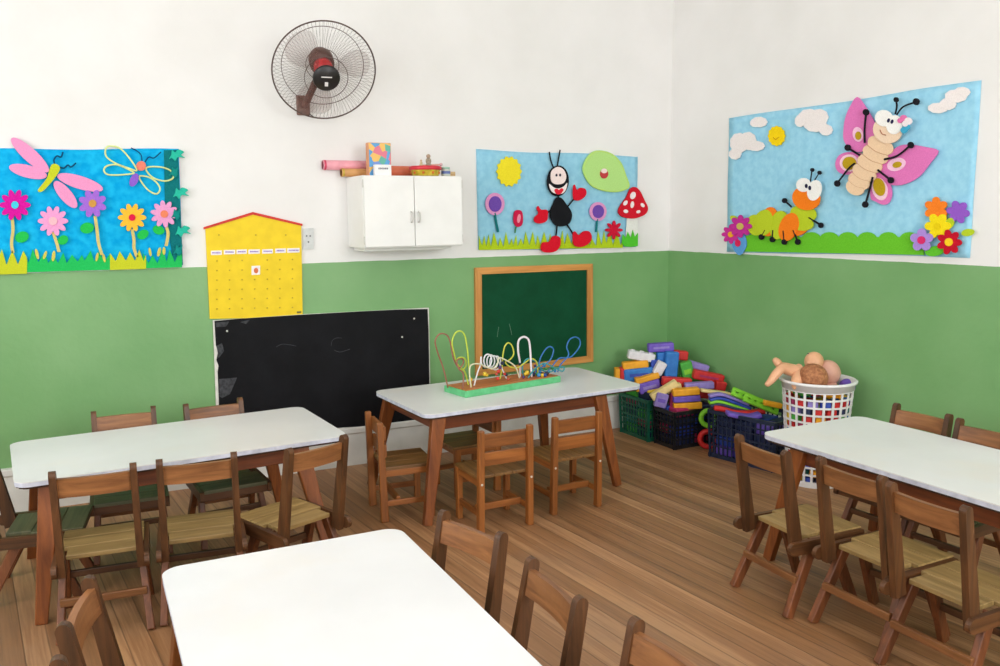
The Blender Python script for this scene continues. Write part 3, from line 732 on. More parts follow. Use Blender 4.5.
# butterfly
PKU = (228, 122, 188)
bf = multi('butterfly', WR, [ell(882.5, 145.5, 13.5, 8.5, 28), ell(877.5, 154.5, 13.5, 8.5, 28), ell(872, 163.5, 13, 8.5, 28), ell(866.5, 172.5, 12.5, 8, 28), ell(861.5, 181, 11.5, 8, 28), ell(857.5, 187.5, 9.5, 7.5, 28)], D+0.018, 0.008, (240, 206, 170), mc)
for i, (x, y, l) in enumerate([(880, 150, 12.5), (875, 159, 12.5), (869.5, 168, 12), (864, 177, 11), (859.5, 184.5, 9.5)]):
    c, s_ = math.cos(R(28)), math.sin(R(28))
    cord('body_crease', WR, [(x-l*c-1, y-l*s_-0.5), (x-2, y+1.5), (x+l*c-1, y+l*s_-0.5)], D+0.0268, 0.0016, (206, 156, 120), bf)
uw = cut('upper_wing', WR, smooth2([(857.6, 97), (865, 105), (873, 118), (876, 126), (873, 140), (862, 152), (850, 148), (844.5, 140), (844.2, 130), (846, 118), (850.5, 107)], 3), D+0.006, 0.007, PKU, bf)
cut('wing_spot_rim', WR, ell(859, 134.5, 5.2, 7.4, -10), D+0.013, 0.003, (248, 200, 226), uw); cut('wing_spot', WR, ell(859.6, 135.8, 3, 4.2), D+0.016, 0.003, (190, 156, 34), uw)
uw = cut('upper_wing', WR, smooth2([(939, 151), (926, 147), (909, 144.5), (898, 147), (888, 156), (879, 167), (883, 178), (893, 185), (906, 184), (920, 176.5), (931, 163)], 3), D+0.006, 0.007, PKU, bf)
cut('wing_spot_rim', WR, ell(897.5, 164.5, 9.5, 6.3, -18), D+0.013, 0.003, (248, 200, 226), uw); cut('wing_spot', WR, ell(898.5, 164.8, 4.6, 3, -15), D+0.016, 0.003, (190, 156, 34), uw)
lw = cut('lower_wing', WR, smooth2([(862, 155), (850, 152), (840, 155), (835.8, 163), (838, 171), (846, 174.5), (858, 172)], 4), D+0.004, 0.006, PKU, bf)
cut('wing_spot_rim', WR, ell(850, 163, 9.5, 8.6), D+0.010, 0.003, (250, 208, 226), lw); cut('wing_spot', WR, ell(850.5, 163.3, 7, 6.6), D+0.013, 0.003, (192, 158, 30), lw)
lw = cut('lower_wing', WR, smooth2([(872, 176), (883, 174), (890, 183), (892.5, 193), (890, 202), (884, 204.8), (876, 201.5), (871, 197)], 4), D+0.004, 0.006, PKU, bf)
cut('wing_spot_rim', WR, ell(880.5, 189, 7.6, 11.5, -15), D+0.010, 0.003, (250, 208, 226), lw); cut('wing_spot', WR, ell(880.3, 187, 5.8, 9.2, -15), D+0.013, 0.003, (192, 158, 30), lw)
hd = cut('head', WR, ell(890.5, 130.5, 14.5, 13, 20), D+0.026, 0.009, (242, 214, 186), bf)
cut('eye_white', WR, ell(887.5, 118.5, 9, 8.2, 20), D+0.033, 0.006, (248, 246, 242), hd); cut('eye_white', WR, ell(898, 125, 8, 9.6, 10), D+0.034, 0.006, (250, 248, 244), hd)
multi('pupil', WR, [ell(892.6, 120.8, 1.3, 2.2, 20), ell(896.2, 122, 1.3, 2.2, 20)], D+0.041, 0.002, (44, 44, 80), hd)
cord('smile', WR, [(883.5, 130), (885.5, 134), (889.5, 135.4)], D+0.037, 0.0025, (176, 110, 80), hd)
bow = multi('bow', WR, [ell(908, 118.5, 3.4, 3.2), ell(904.5, 121, 2.5, 2.5)], D+0.041, 0.006, (232, 120, 176), hd)
multi('bow_piece', WR, [ell(913, 121.5, 3.8, 3.6), ell(910, 124, 3, 3)], D+0.043, 0.006, (246, 232, 236), bow); multi('bow_piece', WR, [ell(908.5, 130.5, 3.4, 3.2), ell(912, 127.5, 2.6, 2.6)], D+0.042, 0.006, (70, 170, 206), bow)
limb([(898, 114.5), (899.6, 107), (899, 101)], (899, 100), 2.2, hd, 'antenna', D+0.030, 0.005); limb([(899.5, 115), (906, 107), (918, 102.5)], (919, 102), 3.0, hd, 'antenna', D+0.030, 0.005)
for pts, tip in (([(867.5, 143), (867.3, 130), (868.8, 114)], (868.8, 112.5)), ([(862.5, 155.5), (851.5, 148.5)], (850.5, 147.8)), ([(857.5, 163.5), (851, 169), (841, 182)], (840, 183.5)), ([(887, 159.5), (900, 156), (912.5, 146)], (913.5, 145.2)), ([(880.5, 170), (892.5, 179.5)], (893.5, 180.3)), ([(875.5, 177), (872.5, 189), (868.5, 203)], (868, 204.5))):
    limb(pts, tip, 2.8, bf, 'leg', D+0.030, 0.006)
flower(WR, 937, 209, 12, 6, (250, 132, 40), None, D+0.010, mc, rot=30, prx=0.5)
flower(WR, 959, 212, 11.5, 6, (150, 92, 200), None, D+0.010, mc, rot=10, prx=0.5)
flower(WR, 939.5, 226, 13, 6, (246, 222, 28), (238, 210, 20), D+0.016, mc, rot=0, prx=0.5, cr=0.25)
flower(WR, 924, 240, 11.5, 5, (176, 142, 220), (220, 50, 110), D+0.022, mc, rot=-90, prx=0.5, cr=0.34)
flower(WR, 951.5, 242, 12.5, 7, (196, 20, 44), (250, 206, 40), D+0.022, mc, rot=-100, prx=0.42, cr=0.32)
multi('leaf', WR, [ell(951, 223, 4, 5.5, 20), ell(969, 232.5, 6.5, 3.6, -10)], D+0.012, 0.005, (184, 208, 44), mc)
multi('green_leaf', WR, [ell(936, 251, 10, 5, -10)], D+0.012, 0.004, (100, 196, 50), mc)

# ------------------------------------------------------------------ yellow house-shaped calendar
cal = thing('paper_calendar', 'yellow house-shaped wall calendar with a red roof edge', 'calendar')
YL = plain((240, 206, 10), 0.6, 5, 14)
cut('panel', WB, [(205.5, 227), (253, 213.5), (301.5, 224.5), (303, 317), (210, 319)], 0.002, 0.010, None, cal, YL)
RDP = plain((206, 44, 30), 0.6, 6, 30)
cut('roof_edge', WB, [(203.8, 227.2), (253, 212), (302.5, 223.8), (302.5, 226), (253, 214.6), (203.8, 229.4)], 0.004, 0.014, None, cal, RDP)
WP = plain((244, 238, 238), 0.7, 3, 30); INK = plain((140, 110, 190), 0.7, 10, 60)
for (xa, xb, yy) in ((211, 222, 252.8), (224, 235.4, 252.1), (236.6, 247, 251.7), (248.6, 260, 251.6), (262.3, 273, 251.4), (275.4, 286.2, 250.7), (287.4, 299.8, 250.4)):
    c_ = cut('day_card', WB, [(xa, yy-2.0), (xb, yy-2.4), (xb, yy+2.0), (xa, yy+2.4)], 0.012, 0.002, None, cal, WP)
    b = MB(); x = xa+1.4; rnd = random.Random(int(xa))
    while x < xb-1.6:
        wd = rnd.uniform(.5, 1.1); b.prism([(x, yy-.7), (x+wd, yy-.8), (x+wd, yy+.7), (x, yy+.8)], lambda p: WB(p, 0.0146), lambda p: WB(p, 0.0138)); x += wd+.35
    b.build('ink_lettering', INK, c_)
c_ = cut('date_card', WB, [(251.7, 266), (260.3, 265.7), (260.3, 274.6), (251.7, 275)], 0.012, 0.002, None, cal, WP)
cut('picture_dot', WB, ell(256.2, 270.6, 2.2, 2.8), 0.014, 0.001, None, c_, plain((214, 110, 60), 0.6, 10, 90))
PEG = plain((196, 160, 20), 0.5, 6, 40)
spots = [(217+12.6*k, 261+9.6*r_-0.25*k) for r_ in range(6) for k in range(7)]
spots = [q for q in spots if not (abs(q[0]-256) < 6 and q[1] < 274)]+[(x, 235) for x in (219, 256, 286)]
for q in spots: MB().ball(WB(q, 0.013), 0.0042, 8).build('peg', PEG, cal)
cut('corner_mark', WB, [(297, 311.5), (301.5, 311.2), (301.5, 313.2), (297, 313.5)], 0.012, 0.001, None, cal, plain((120, 110, 40), 0.6, 10, 90))
sw = thing('outlet_plate', 'grey-white electrical outlet plate beside the yellow calendar', 'outlet')
cut('plate', WB, [(303.5, 228.5), (314, 228), (314, 249), (303.5, 249.5)], 0.0, 0.009, None, sw, plain((206, 208, 206), 0.5, 6, 40))
b = MB()
for x, y in ((307, 236), (310.5, 236), (308.8, 242)): b.prism(ell(x, y, .8, 1.0, 0, 10), lambda p: WB(p, 0.0105), lambda p: WB(p, 0.009))
b.build('socket_hole', plain((110, 112, 112), 0.6, 6, 40), sw)

# ------------------------------------------------------------------ chalkboards
cb = thing('chalkboard', 'large black chalkboard with chipped edges standing on the skirting ledge', 'chalkboard')
def slate(c1, c2, nm):
    m, nt, b = new_mat(nm)
    n, r = noise_col(nt, b, c1, c2, 5, detail=9, lo=0.4, hi=0.8)
    n.inputs['Roughness'].default_value = 0.7
    b.inputs['Roughness'].default_value = 0.66; b.inputs['Specular IOR Level'].default_value = 0.16
    return m
cut('board_core', WB, [(213, 320.5), (300, 314.5), (429, 307.8), (431, 424.5), (340, 429), (217.5, 441.5)], 0.001, 0.016, None, cb, plain((224, 220, 212), 0.8, 10, 30))
edge = [(214.5, 321), (240, 318.6), (300, 314.8), (360, 311.4), (400, 309.5), (427.5, 309), (428.5, 330), (429.3, 380), (430, 423.5), (400, 424.2), (342, 427.5), (280, 434.5), (219, 440), (218.8, 400), (218, 380), (217.6, 372), (218.6, 366), (216.4, 360), (218, 352), (215.8, 345), (215.2, 334)]
cut('black_face', WB, edge, 0.017, 0.003, None, cb, slate((16, 16, 19), (27, 27, 31), 'black_slate'))
GP = plain((58, 59, 63), 0.85, 14, 60)
multi_p = [[(215.5, 322.5), (229, 321.5), (226, 326.5), (216, 327)], [(240, 322), (250, 319.6), (246, 324)], [(216.5, 346), (222, 343), (224, 351), (218.5, 358)], [(219, 379), (237, 377.5), (230, 394), (222, 398), (219.2, 396)]]
for p_ in multi_p:
    b = MB(); b.prism(p_, lambda p: WB(p, 0.0205), lambda p: WB(p, 0.0198)); b.build('worn_patch', GP, cb)
for q in ((227, 331), (414, 318.5), (402, 337)): MB().ball(WB(q, 0.021), (0.006, 0.003, 0.006), 10).build('screw_head', plain((214, 210, 200), 0.35, 5, 40), cb)
CHK = plain((74, 75, 80), 0.95, 8, 80)
b = MB()
for pts in ([(331, 346), (332, 341), (336, 338), (342, 338)], [(334, 350), (340, 352), (350, 349)], [(276, 347), (283, 344), (296, 346)]):
    b.tube(catmull([WB(p, 0.020) for p in pts], 4), 0.0012, 5)
b.build('chalk_scribble', CHK, cb)

gb = thing('chalkboard', 'green chalkboard in an orange wooden frame behind the bead maze', 'chalkboard')
cut('green_face', WB, [(480, 273), (588, 268.5), (588, 357), (480, 371)], 0.006, 0.008, None, gb, slate((6, 68, 40), (14, 82, 52), 'green_slate'))
OFX, OFZ = wood((186, 122, 54), (218, 156, 84), 'x', 0.5), wood((186, 122, 54), (218, 156, 84), 'z', 0.5)
fo = [(475, 267.8), (592.5, 263.8), (593, 361.5), (476, 376)]; fi = [(481.5, 274.3), (587, 269.8), (587, 356), (482, 369.5)]
for i in range(4):
    j = (i+1) % 4
    cut('frame_rail', WB, [fo[i], fo[j], fi[j], fi[i]], 0.001, 0.022, None, gb, OFX if i % 2 == 0 else OFZ)
b = MB()
for pts in ([(499, 327), (498, 333), (497.5, 337)], [(509.5, 324), (511, 330), (512, 335)]): b.tube([WB(p, 0.0145) for p in pts], 0.0018, 5)
b.build('chalk_scribble', plain((96, 134, 112), 0.95, 8, 80), gb)

# ------------------------------------------------------------------ wall cabinet and what lies on it
CW = plain((238, 237, 234), 0.45, 3, 6)
cx0, cx1, cd_, cz0, cz1 = -2.360, -1.757, 0.335, 1.340, 1.748
kb = thing('storage_cabinet', 'white two-door cabinet hung on the wall above the chalkboards', 'cabinet', ((cx0+cx1)/2, 0, cz0))
W_, H_ = cx1-cx0, cz1-cz0
MB().box((0, -(cd_-0.02)/2, H_/2), (W_, cd_-0.02, H_), bev=0.003).build('body', CW, kb)
MB().box((0, -0.115, -0.010), (W_-0.06, 0.21, 0.024), bev=0.003).build('bottom_rail', CW, kb)
for s in (-1, 1):
    dr = MB().box((s*(W_/4-0.001), -cd_+0.010, H_/2+0.002), (W_/2-0.006, 0.018, H_-0.012), bev=0.002).build('door', CW, kb)
    hb = MB(); hx = s*0.022
    hb.tube(catmull([(hx, -cd_, H_/2+0.03-0.030), (hx, -cd_-0.022, H_/2+0.02-0.030), (hx, -cd_-0.022, H_/2-0.02-0.030), (hx, -cd_, H_/2-0.03-0.030)], 4), 0.005, 8)
    hb.build('handle', plain((198, 196, 190), 0.35, 5, 40), dr, True)
    for z in (0.045, H_-0.045): MB().box((s*(W_/2-0.003), -cd_+0.013, z), (0.010, 0.014, 0.045), bev=0.002).build('hinge', plain((206, 204, 198), 0.35, 4, 30), kb)
TOPZ = cz1
def roll(name, label, a, b2, r, cols, cat, end=None, group=None):
    a, b2 = Vector(a), Vector(b2); d = (b2-a); L = d.length
    rot = d.to_track_quat('Z', 'Y').to_matrix()
    t = thing(name, label, cat, a)
    MB().lathe([(r*0.86, 0.0), (r, 0.0), (r, L), (r*0.86, L), (r*0.86, 0.01)], (0, 0, 0), 20, rot, False).build('paper_sheet', plain(cols, 0.5, 6, 20), t, True)
    MB().lathe([(r*1.03, 0.004), (r*1.03, 0.016)], (0, 0, 0), 20, rot, False).build('sheet_end', plain(end or cols, 0.5, 6, 20), t, True)
    return t
roll('paper_roll', 'long pink paper roll jutting out left over the cabinet', (-2.505, -0.030, TOPZ+0.0685), (-2.155, -0.030, TOPZ+0.0685), 0.028, (236, 160, 172), 'paper roll', (206, 60, 92))
roll('paper_roll', 'tan paper roll end showing left of the picture box', (-2.406, -0.059, TOPZ+0.0252), (-2.178, -0.059, TOPZ+0.0252), 0.024, (206, 150, 90), 'paper roll', (198, 166, 60))
roll('paper_roll', 'orange-red paper roll lying right of the picture box', (-2.150, -0.070, TOPZ+0.0345), (-1.89, -0.070, TOPZ+0.0345), 0.033, (216, 110, 76), 'paper roll', (222, 96, 76))
bx = thing('picture_box', 'upright box with a colourful blue and orange picture on the cabinet', 'box', (-2.221, -0.195, TOPZ+0.0005))
m, nt, bs = new_mat('printed_card')
vo = nt.nodes.new('ShaderNodeTexVoronoi'); vo.inputs['Scale'].default_value = 26; tc = nt.nodes.new('ShaderNodeTexCoord'); nt.links.new(tc.outputs['Object'], vo.inputs['Vector'])
cr = nt.nodes.new('ShaderNodeValToRGB'); cr.color_ramp.interpolation = 'CONSTANT'; sep = nt.nodes.new('ShaderNodeSeparateColor'); nt.links.new(vo.outputs['Color'], sep.inputs['Color'])
e = cr.color_ramp.elements; e[0].position = 0; e[0].color = rgb((88, 160, 214)); e[1].position = 0.82; e[1].color = rgb((224, 120, 140))
for p_, c_ in ((0.25, (96, 178, 160)), (0.42, (240, 190, 100)), (0.6, (120, 150, 214)), (0.72, (236, 206, 190))): x = e.new(p_); x.color = rgb(c_)
nt.links.new(sep.outputs[0], cr.inputs['Fac']); nt.links.new(cr.outputs['Color'], bs.inputs['Base Color'])
MB().box((0, 0, 0.094), (0.135, 0.05, 0.188), bev=0.002).build('carton', plain((214, 150, 110), 0.6, 8, 30), bx)
MB().box((0, -0.0258, 0.094), (0.128, 0.0012, 0.182)).build('printed_front', m, bx)
sb = thing('small_box', 'small white box leaning in front of the picture box', 'box', (-2.222, -0.262, TOPZ+0.0005))
MB().box((0, 0.0, 0.031), (0.098, 0.030, 0.062), bev=0.002).build('carton', plain((240, 238, 236), 0.6, 3, 30), sb)
b = MB(); rnd = random.Random(3); x = -0.028
while x < 0.030:
    wd = rnd.uniform(.004, .009); b.box((x+wd/2, -0.0156, 0.040), (wd, 0.0008, rnd.uniform(.007, .012))); x += wd+0.002
b.build('ink_lettering', plain((120, 120, 130), 0.6, 10, 60), sb)
dr = thing('toy_drum', 'round yellow-green tin with a red rim on the cabinet', 'toy drum', (-1.945, -0.225, TOPZ+0.0005))
MB().lathe([(0.072, 0), (0.078, 0.004), (0.086, 0.036), (0.088, 0.040)], (0, 0, 0), 28).build('shell', plain((200, 176, 52), 0.5, 22, 40), dr, True)
MB().lathe([(0.0885, 0.036), (0.096, 0.039), (0.096, 0.056), (0.084, 0.060), (0.02, 0.061)], (0, 0, 0), 28).build('rim', plain((210, 48, 62), 0.45, 8, 30), dr, True)
for k in range(9):
    a = 2*PI*k/9; MB().ball((0.083*math.cos(a), 0.083*math.sin(a), 0.02), 0.008, 8).build('painted_spot', plain((206, 110, 40), 0.5, 10, 40), dr)
fg = thing('figurine', 'small grey-brown figurine standing on the red-rimmed tin', 'figurine', (-1.925, -0.225, TOPZ+0.0615))
MB().lathe([(0.016, 0), (0.018, 0.006), (0.012, 0.012), (0.017, 0.026), (0.015, 0.040), (0.006, 0.046)], (0, 0, 0), 16).build('torso', plain((150, 138, 118), 0.6, 20, 90), fg, True)
MB().ball((0, 0, 0.056), 0.013, 14).build('head', plain((170, 146, 122), 0.6, 14, 90), fg, True)
fg = thing('figurine', 'tiny pale figurine left of the grey-brown one on the tin', 'figurine', (-1.975, -0.235, TOPZ+0.0615))
MB().lathe([(0.010, 0), (0.011, 0.004), (0.007, 0.010), (0.009, 0.018), (0.004, 0.024)], (0, 0, 0), 14).build('torso', plain((206, 190, 150), 0.6, 14, 90), fg, True)
MB().ball((0, 0, 0.029), 0.007, 12).build('head', plain((206, 180, 150), 0.6, 10, 90), fg, True)
jr = thing('small_jar', 'small pale jar with a blue band at the cabinet right end', 'jar', (-1.818, -0.23, TOPZ+0.0005))
MB().lathe([(0.022, 0), (0.027, 0.003), (0.027, 0.040), (0.022, 0.046)], (0, 0, 0), 20).build('body', plain((200, 206, 196), 0.4, 8, 40), jr, True)
MB().lathe([(0.0276, 0.016), (0.0276, 0.032)], (0, 0, 0), 20, None, False).build('blue_band', plain((90, 110, 170), 0.4, 8, 40), jr, True)
MB().lathe([(0.024, 0.044), (0.025, 0.046), (0.025, 0.054), (0.022, 0.056)], (0, 0, 0), 20).build('lid', plain((150, 190, 170), 0.4, 8, 40), jr, True)
pk = thing('wooden_stick', 'pink-tipped stick lying across the red-rimmed tin', 'stick', (-1.885, -0.205, TOPZ+0.068))
MB().tube([(-0.075, 0.0, -0.002), (0.045, 0, 0.004)], 0.0045, 8).build('shaft', plain((226, 176, 160), 0.5, 8, 40), pk, True)
MB().ball((0.048, 0, 0.0045), 0.010, 10).build('tip', plain((214, 170, 176), 0.5, 8, 40), pk, True)

wb = thing('wooden_block', 'small tan wooden block at the right end of the cabinet top', 'block', (-1.776, -0.20, TOPZ+0.0005))
MB().box((0, 0, 0.015), (0.05, 0.04, 0.030), bev=0.003).build('body', wood((206, 170, 118), (226, 194, 146), 'x', 0.5), wb)
MB().box((0, -0.0205, 0.015), (0.046, 0.001, 0.006)).build('painted_line', plain((190, 150, 96), 0.5, 6, 40), wb)
# ------------------------------------------------------------------ fan
FC = Vector((-2.547, -0.30, 2.300)); AX = Vector((-0.12, -0.89, -0.57)).normalized()
fan = thing('oscillating_fan', 'round wire-caged fan fixed high on the white wall', 'fan', FC)
FR3 = AX.to_track_quat('Z', 'Y').to_matrix()
WIRE = plain((92, 74, 68), 0.4, 8, 40, metal=0.4); DKB = plain((30, 26, 26), 0.4, 6, 40); BRN = plain((98, 66, 58), 0.5, 10, 30)
RF = 0.276
def ringp(r, z, n=64): return [FR3 @ Vector((r*math.cos(2*PI*k/n), r*math.sin(2*PI*k/n), z)) for k in range(n)]
MB().tube(ringp(RF, 0), 0.0042, 8, True).build('guard_rim', WIRE, fan, True)
def cage(name, prof, nw, twist, rings):
    b = MB()
    for k in range(nw):
        a0 = 2*PI*k/nw
        path = []
        for i, (r, z) in enumerate(prof):
            a = a0+twist*(1-r/RF); path.append(FR3 @ Vector((r*math.cos(a), r*math.sin(a), z)))
        b.tube(path, 0.0006, 4)
    for r, z in rings: b.tube(ringp(r, z), 0.002, 6, True)
    return b.build(name, WIRE, fan)
cage('front_guard', [(0.072, 0.082), (0.12, 0.080), (0.19, 0.066), (0.255, 0.038), (RF, 0.0)], 78, 0.25, [(0.115, 0.081)])
cage('rear_guard', [(0.07, -0.085), (0.14, -0.084), (0.20, -0.074), (0.262, -0.038), (RF, 0.0)], 78, 0.0, [(0.222, -0.066), (0.09, -0.086)])
hubp = MB().lathe([(0.0, 0.080), (0.07, 0.080), (0.073, 0.085), (0.068, 0.094), (0.0, 0.097)], (0, 0, 0), 32, FR3, False).build('hub_cap', DKB, fan, True)
b = MB(); b.box(FR3 @ Vector((0, 0, 0.0975)), (0.055, 0.006, 0.002), FR3 @ Matrix.Rotation(0, 3, 'Z'))
def on_hub(u, v): # u right, v up on the hub face
    up = (Vector((0, 0, 1))-AX*AX.z).normalized(); rt = up.cross(AX); return FR3.inverted() @ (rt*u+up*v)
b.bm.free(); b = MB()
upv = (Vector((0, 0, 1))-AX*AX.z).normalized(); rtv = upv.cross(AX); HM = Matrix((rtv, upv, AX)).transposed()
b.box(AX*0.0965+upv*0.010, (0.056, 0.006, 0.003), HM).build('hub_badge', plain((226, 222, 220), 0.4, 4, 40), hubp)
b = MB(); b.box(AX*0.0955-upv*0.030, (0.018, 0.024, 0.003), HM, bev=0.001).build('hub_sticker', plain((226, 222, 220), 0.4, 4, 40), hubp)
m, nt, bs = new_mat('smoky_plastic'); noise_col(nt, bs, (120, 76, 68), (138, 92, 82), 8); bs.inputs['Roughness'].default_value = 0.25; bs.inputs['Alpha'].default_value = 0.13
bl = MB()
for k in range(3):
    a0 = 2*PI*k/3+0.4; front, back = [], []
    outl = [(0.05, -0.35), (0.12, -0.62), (0.20, -0.62), (0.245, -0.35), (0.25, 0.05), (0.20, 0.35), (0.12, 0.42), (0.05, 0.35)]
    outl = [(v.x, v.y) for v in catmull([(r, a, 0) for r, a in outl], 3, True)]
    fn = lambda p, dz: FR3 @ Vector((p[0]*math.cos(a0+p[1]), p[0]*math.sin(a0+p[1]), p[1]*0.06+dz))
    bl.prism(outl, lambda p: fn(p, 0.001), lambda p: fn(p, -0.001))
bl.build('blade', m, fan)
MB().lathe([(0.01, -0.075), (0.05, -0.07), (0.052, -0.03), (0.03, -0.01), (0.01, 0.0)], (0, 0, 0), 24, FR3).build('blade_hub', plain((196, 40, 46), 0.35, 8, 30), fan, True)
MB().lathe([(0.02, -0.215), (0.055, -0.20), (0.068, -0.16), (0.068, -0.10), (0.05, -0.088)], (0, 0, 0), 28, FR3).build('motor_housing', BRN, fan, True)
mot = AX*-0.15
brk = Vector((-2.600, -0.02, 2.150))-FC
ar = MB().tube(catmull([mot+Vector((0, 0, -0.05)), mot+Vector((-0.02, 0.03, -0.10)), brk+Vector((0.005, -0.07, 0.02)), brk+Vector((0, -0.02, 0.0))], 5), 0.020, 10).build('arm', BRN, fan, True)
MB().box(brk+Vector((0, 0.010, 0)), (0.075, 0.022, 0.11), bev=0.006).build('wall_plate', plain((120, 88, 78), 0.5, 8, 30), fan)
MB().tube([brk+Vector((0.03, -0.002, -0.045)), brk+Vector((0.05, 0.0, -0.06)), brk+Vector((0.062, 0.012, -0.062))], 0.003, 6).build('pull_cord', DKB, fan)

# ------------------------------------------------------------------ bead maze on the middle table
BZ = TZ
bm_ = thing('bead_maze', 'green-edged wooden bead maze with looping coloured wires on the table', 'bead maze toy', (-1.690, -0.725, BZ), R(10.9))
BL, BW, BH = 0.675, 0.21, 0.036
MB().box((0, 0, BH/2), (BL, BW, BH), bev=0.003).build('base', plain((98, 190, 128), 0.45, 10, 20), bm_)
MB().box((0, 0, BH+0.0015), (BL-0.022, BW-0.022, 0.005), bev=0.001).build('top_board', wood((172, 96, 50), (206, 126, 70), 'x', 0.5), bm_)
bmi = (Matrix.Translation(Vector((-1.690, -0.725, BZ))) @ Matrix.Rotation(R(10.9), 4, 'Z')).inverted()
def mz(px, py, yoff=0.0):
    """photo point -> point in the upright plane along the base, yoff behind its centre line"""
    n = Vector((-math.sin(R(10.9)), math.cos(R(10.9)), 0)); c = Vector((-1.690, -0.725, BZ))+n*yoff
    d = ray(px, py); t = (c-CAM).dot(n)/d.dot(n); return bmi @ (CAM+d*t)
def wire(pts, col, y0=0.0, y1=0.0, r=0.0042, n=7):
    m_ = len(pts); P_ = [mz(420+p[0]/5.556, 320+p[1]/5.556, y0+(y1-y0)*i/(m_-1)) for i, p in enumerate(pts)]
    for i in (0, m_-1):
        P_[i].z = BH+0.002
    path = catmull(P_, n)
    return MB().tube(path, r, 7).build('wire', plain(col, 0.4, 6, 60, key='wire'), bm_, True)
wire([(155, 352), (130, 270), (95, 170), (85, 115), (110, 78), (150, 85), (170, 130), (185, 210), (215, 265), (240, 240), (235, 215), (205, 225), (215, 270), (240, 300), (238, 380)], (150, 96, 76), 0.03, -0.05)
wire([(285, 350), (275, 300), (265, 180), (250, 90), (225, 62), (195, 75), (178, 125), (190, 190), (205, 250), (230, 278), (255, 255), (250, 215), (215, 210), (205, 240), (250, 290), (268, 345)], (196, 214, 74), -0.03, 0.02)
wire([(283, 350), (275, 290), (285, 250), (330, 245), (400, 270), (430, 240), (440, 210), (480, 225), (530, 260), (552, 300)], (226, 222, 190), -0.05, -0.01)
sp = [(300, 345), (320, 290), (335, 250)]
for k in range(26):
    a = k*2*PI/6.5; sp.append((362+2.6*k+26*math.cos(a+2.6), 224+0.7*k-38*math.sin(a+2.6)))
sp += [(450, 260), (470, 300), (480, 330)]
wire(sp, (238, 236, 240), -0.02, 0.03)
wire([(445, 330), (455, 270), (460, 200), (470, 150), (490, 127), (512, 145), (520, 190), (500, 220), (475, 235), (500, 260), (540, 265), (580, 240), (620, 215), (650, 240), (655, 310)], (206, 204, 70), 0.04, -0.02)
wire([(555, 310), (556, 245), (545, 170), (548, 115), (575, 94), (602, 108), (612, 160), (616, 240), (620, 300)], (236, 226, 232), 0.02, -0.03, 0.006)
wire([(640, 310), (655, 260), (672, 205), (700, 160), (725, 148), (742, 168), (725, 220), (690, 250), (668, 280), (690, 300), (730, 262), (770, 215), (815, 210), (845, 200), (885, 150), (888, 112), (865, 95), (832, 108), (815, 150), (825, 195), (780, 250), (765, 318)], (52, 116, 190), 0.05, -0.01)
wire([(600, 330), (640, 270), (690, 240), (740, 262), (790, 285), (800, 262), (760, 270), (715, 290), (675, 275), (655, 240), (600, 215), (570, 255), (575, 325)], (60, 152, 160), -0.04, 0.0)
BCOL = [(206, 60, 50), (40, 70, 150), (226, 190, 50), (90, 60, 120), (60, 150, 80), (190, 80, 60), (30, 40, 70), (60, 140, 200)]
rnd = random.Random(12)
def bead(x, y, r, col, yo, shape=0):
    p = mz(420+x/5.556, 320+y/5.556, yo); p.z = max(p.z, BH+0.004+r); p.y = max(-0.092, min(0.092, p.y))
    b = MB()
    if shape == 0: b.ball(p, r, 12)
    else: b.lathe([(r*0.7, -r), (r, -r*0.7), (r, r*0.7), (r*0.7, r)], p, 12)
    return b.build('bead', plain(col, 0.35, 6, 60, key='bead'), bm_, True)
for x, y, ci, yo in ((283, 330, 2, -.04), (360, 300, 2, -.03), (372, 305, 2, -.03), (425, 300, 5, -.03), (436, 285, 0, -.03), (432, 325, 0, -.05), (470, 300, 0, 0), (480, 305, 6, 0), (490, 330, 5, -.03), (575, 325, 3, -.04), (585, 300, 2, -.03), (595, 292, 2, -.03), (620, 268, 1, -.02), (622, 290, 1, -.02), (630, 308, 6, -.02), (640, 255, 3, .02), (650, 300, 4, -.03), (665, 290, 7, .02), (690, 250, 7, .03), (700, 272, 4, 0), (715, 285, 7, 0), (735, 268, 4, 0), (680, 342, 2, -.07), (695, 348, 1, -.08), (705, 318, 6, -.05), (445, 262, 3, .0), (458, 240, 6, .01), (750, 285, 7, -.01), (555, 245, 6, .01), (660, 320, 7, -.06)):
    o = bead(x, y, rnd.uniform(0.008, 0.012), BCOL[ci], yo, rnd.random() < 0.4)

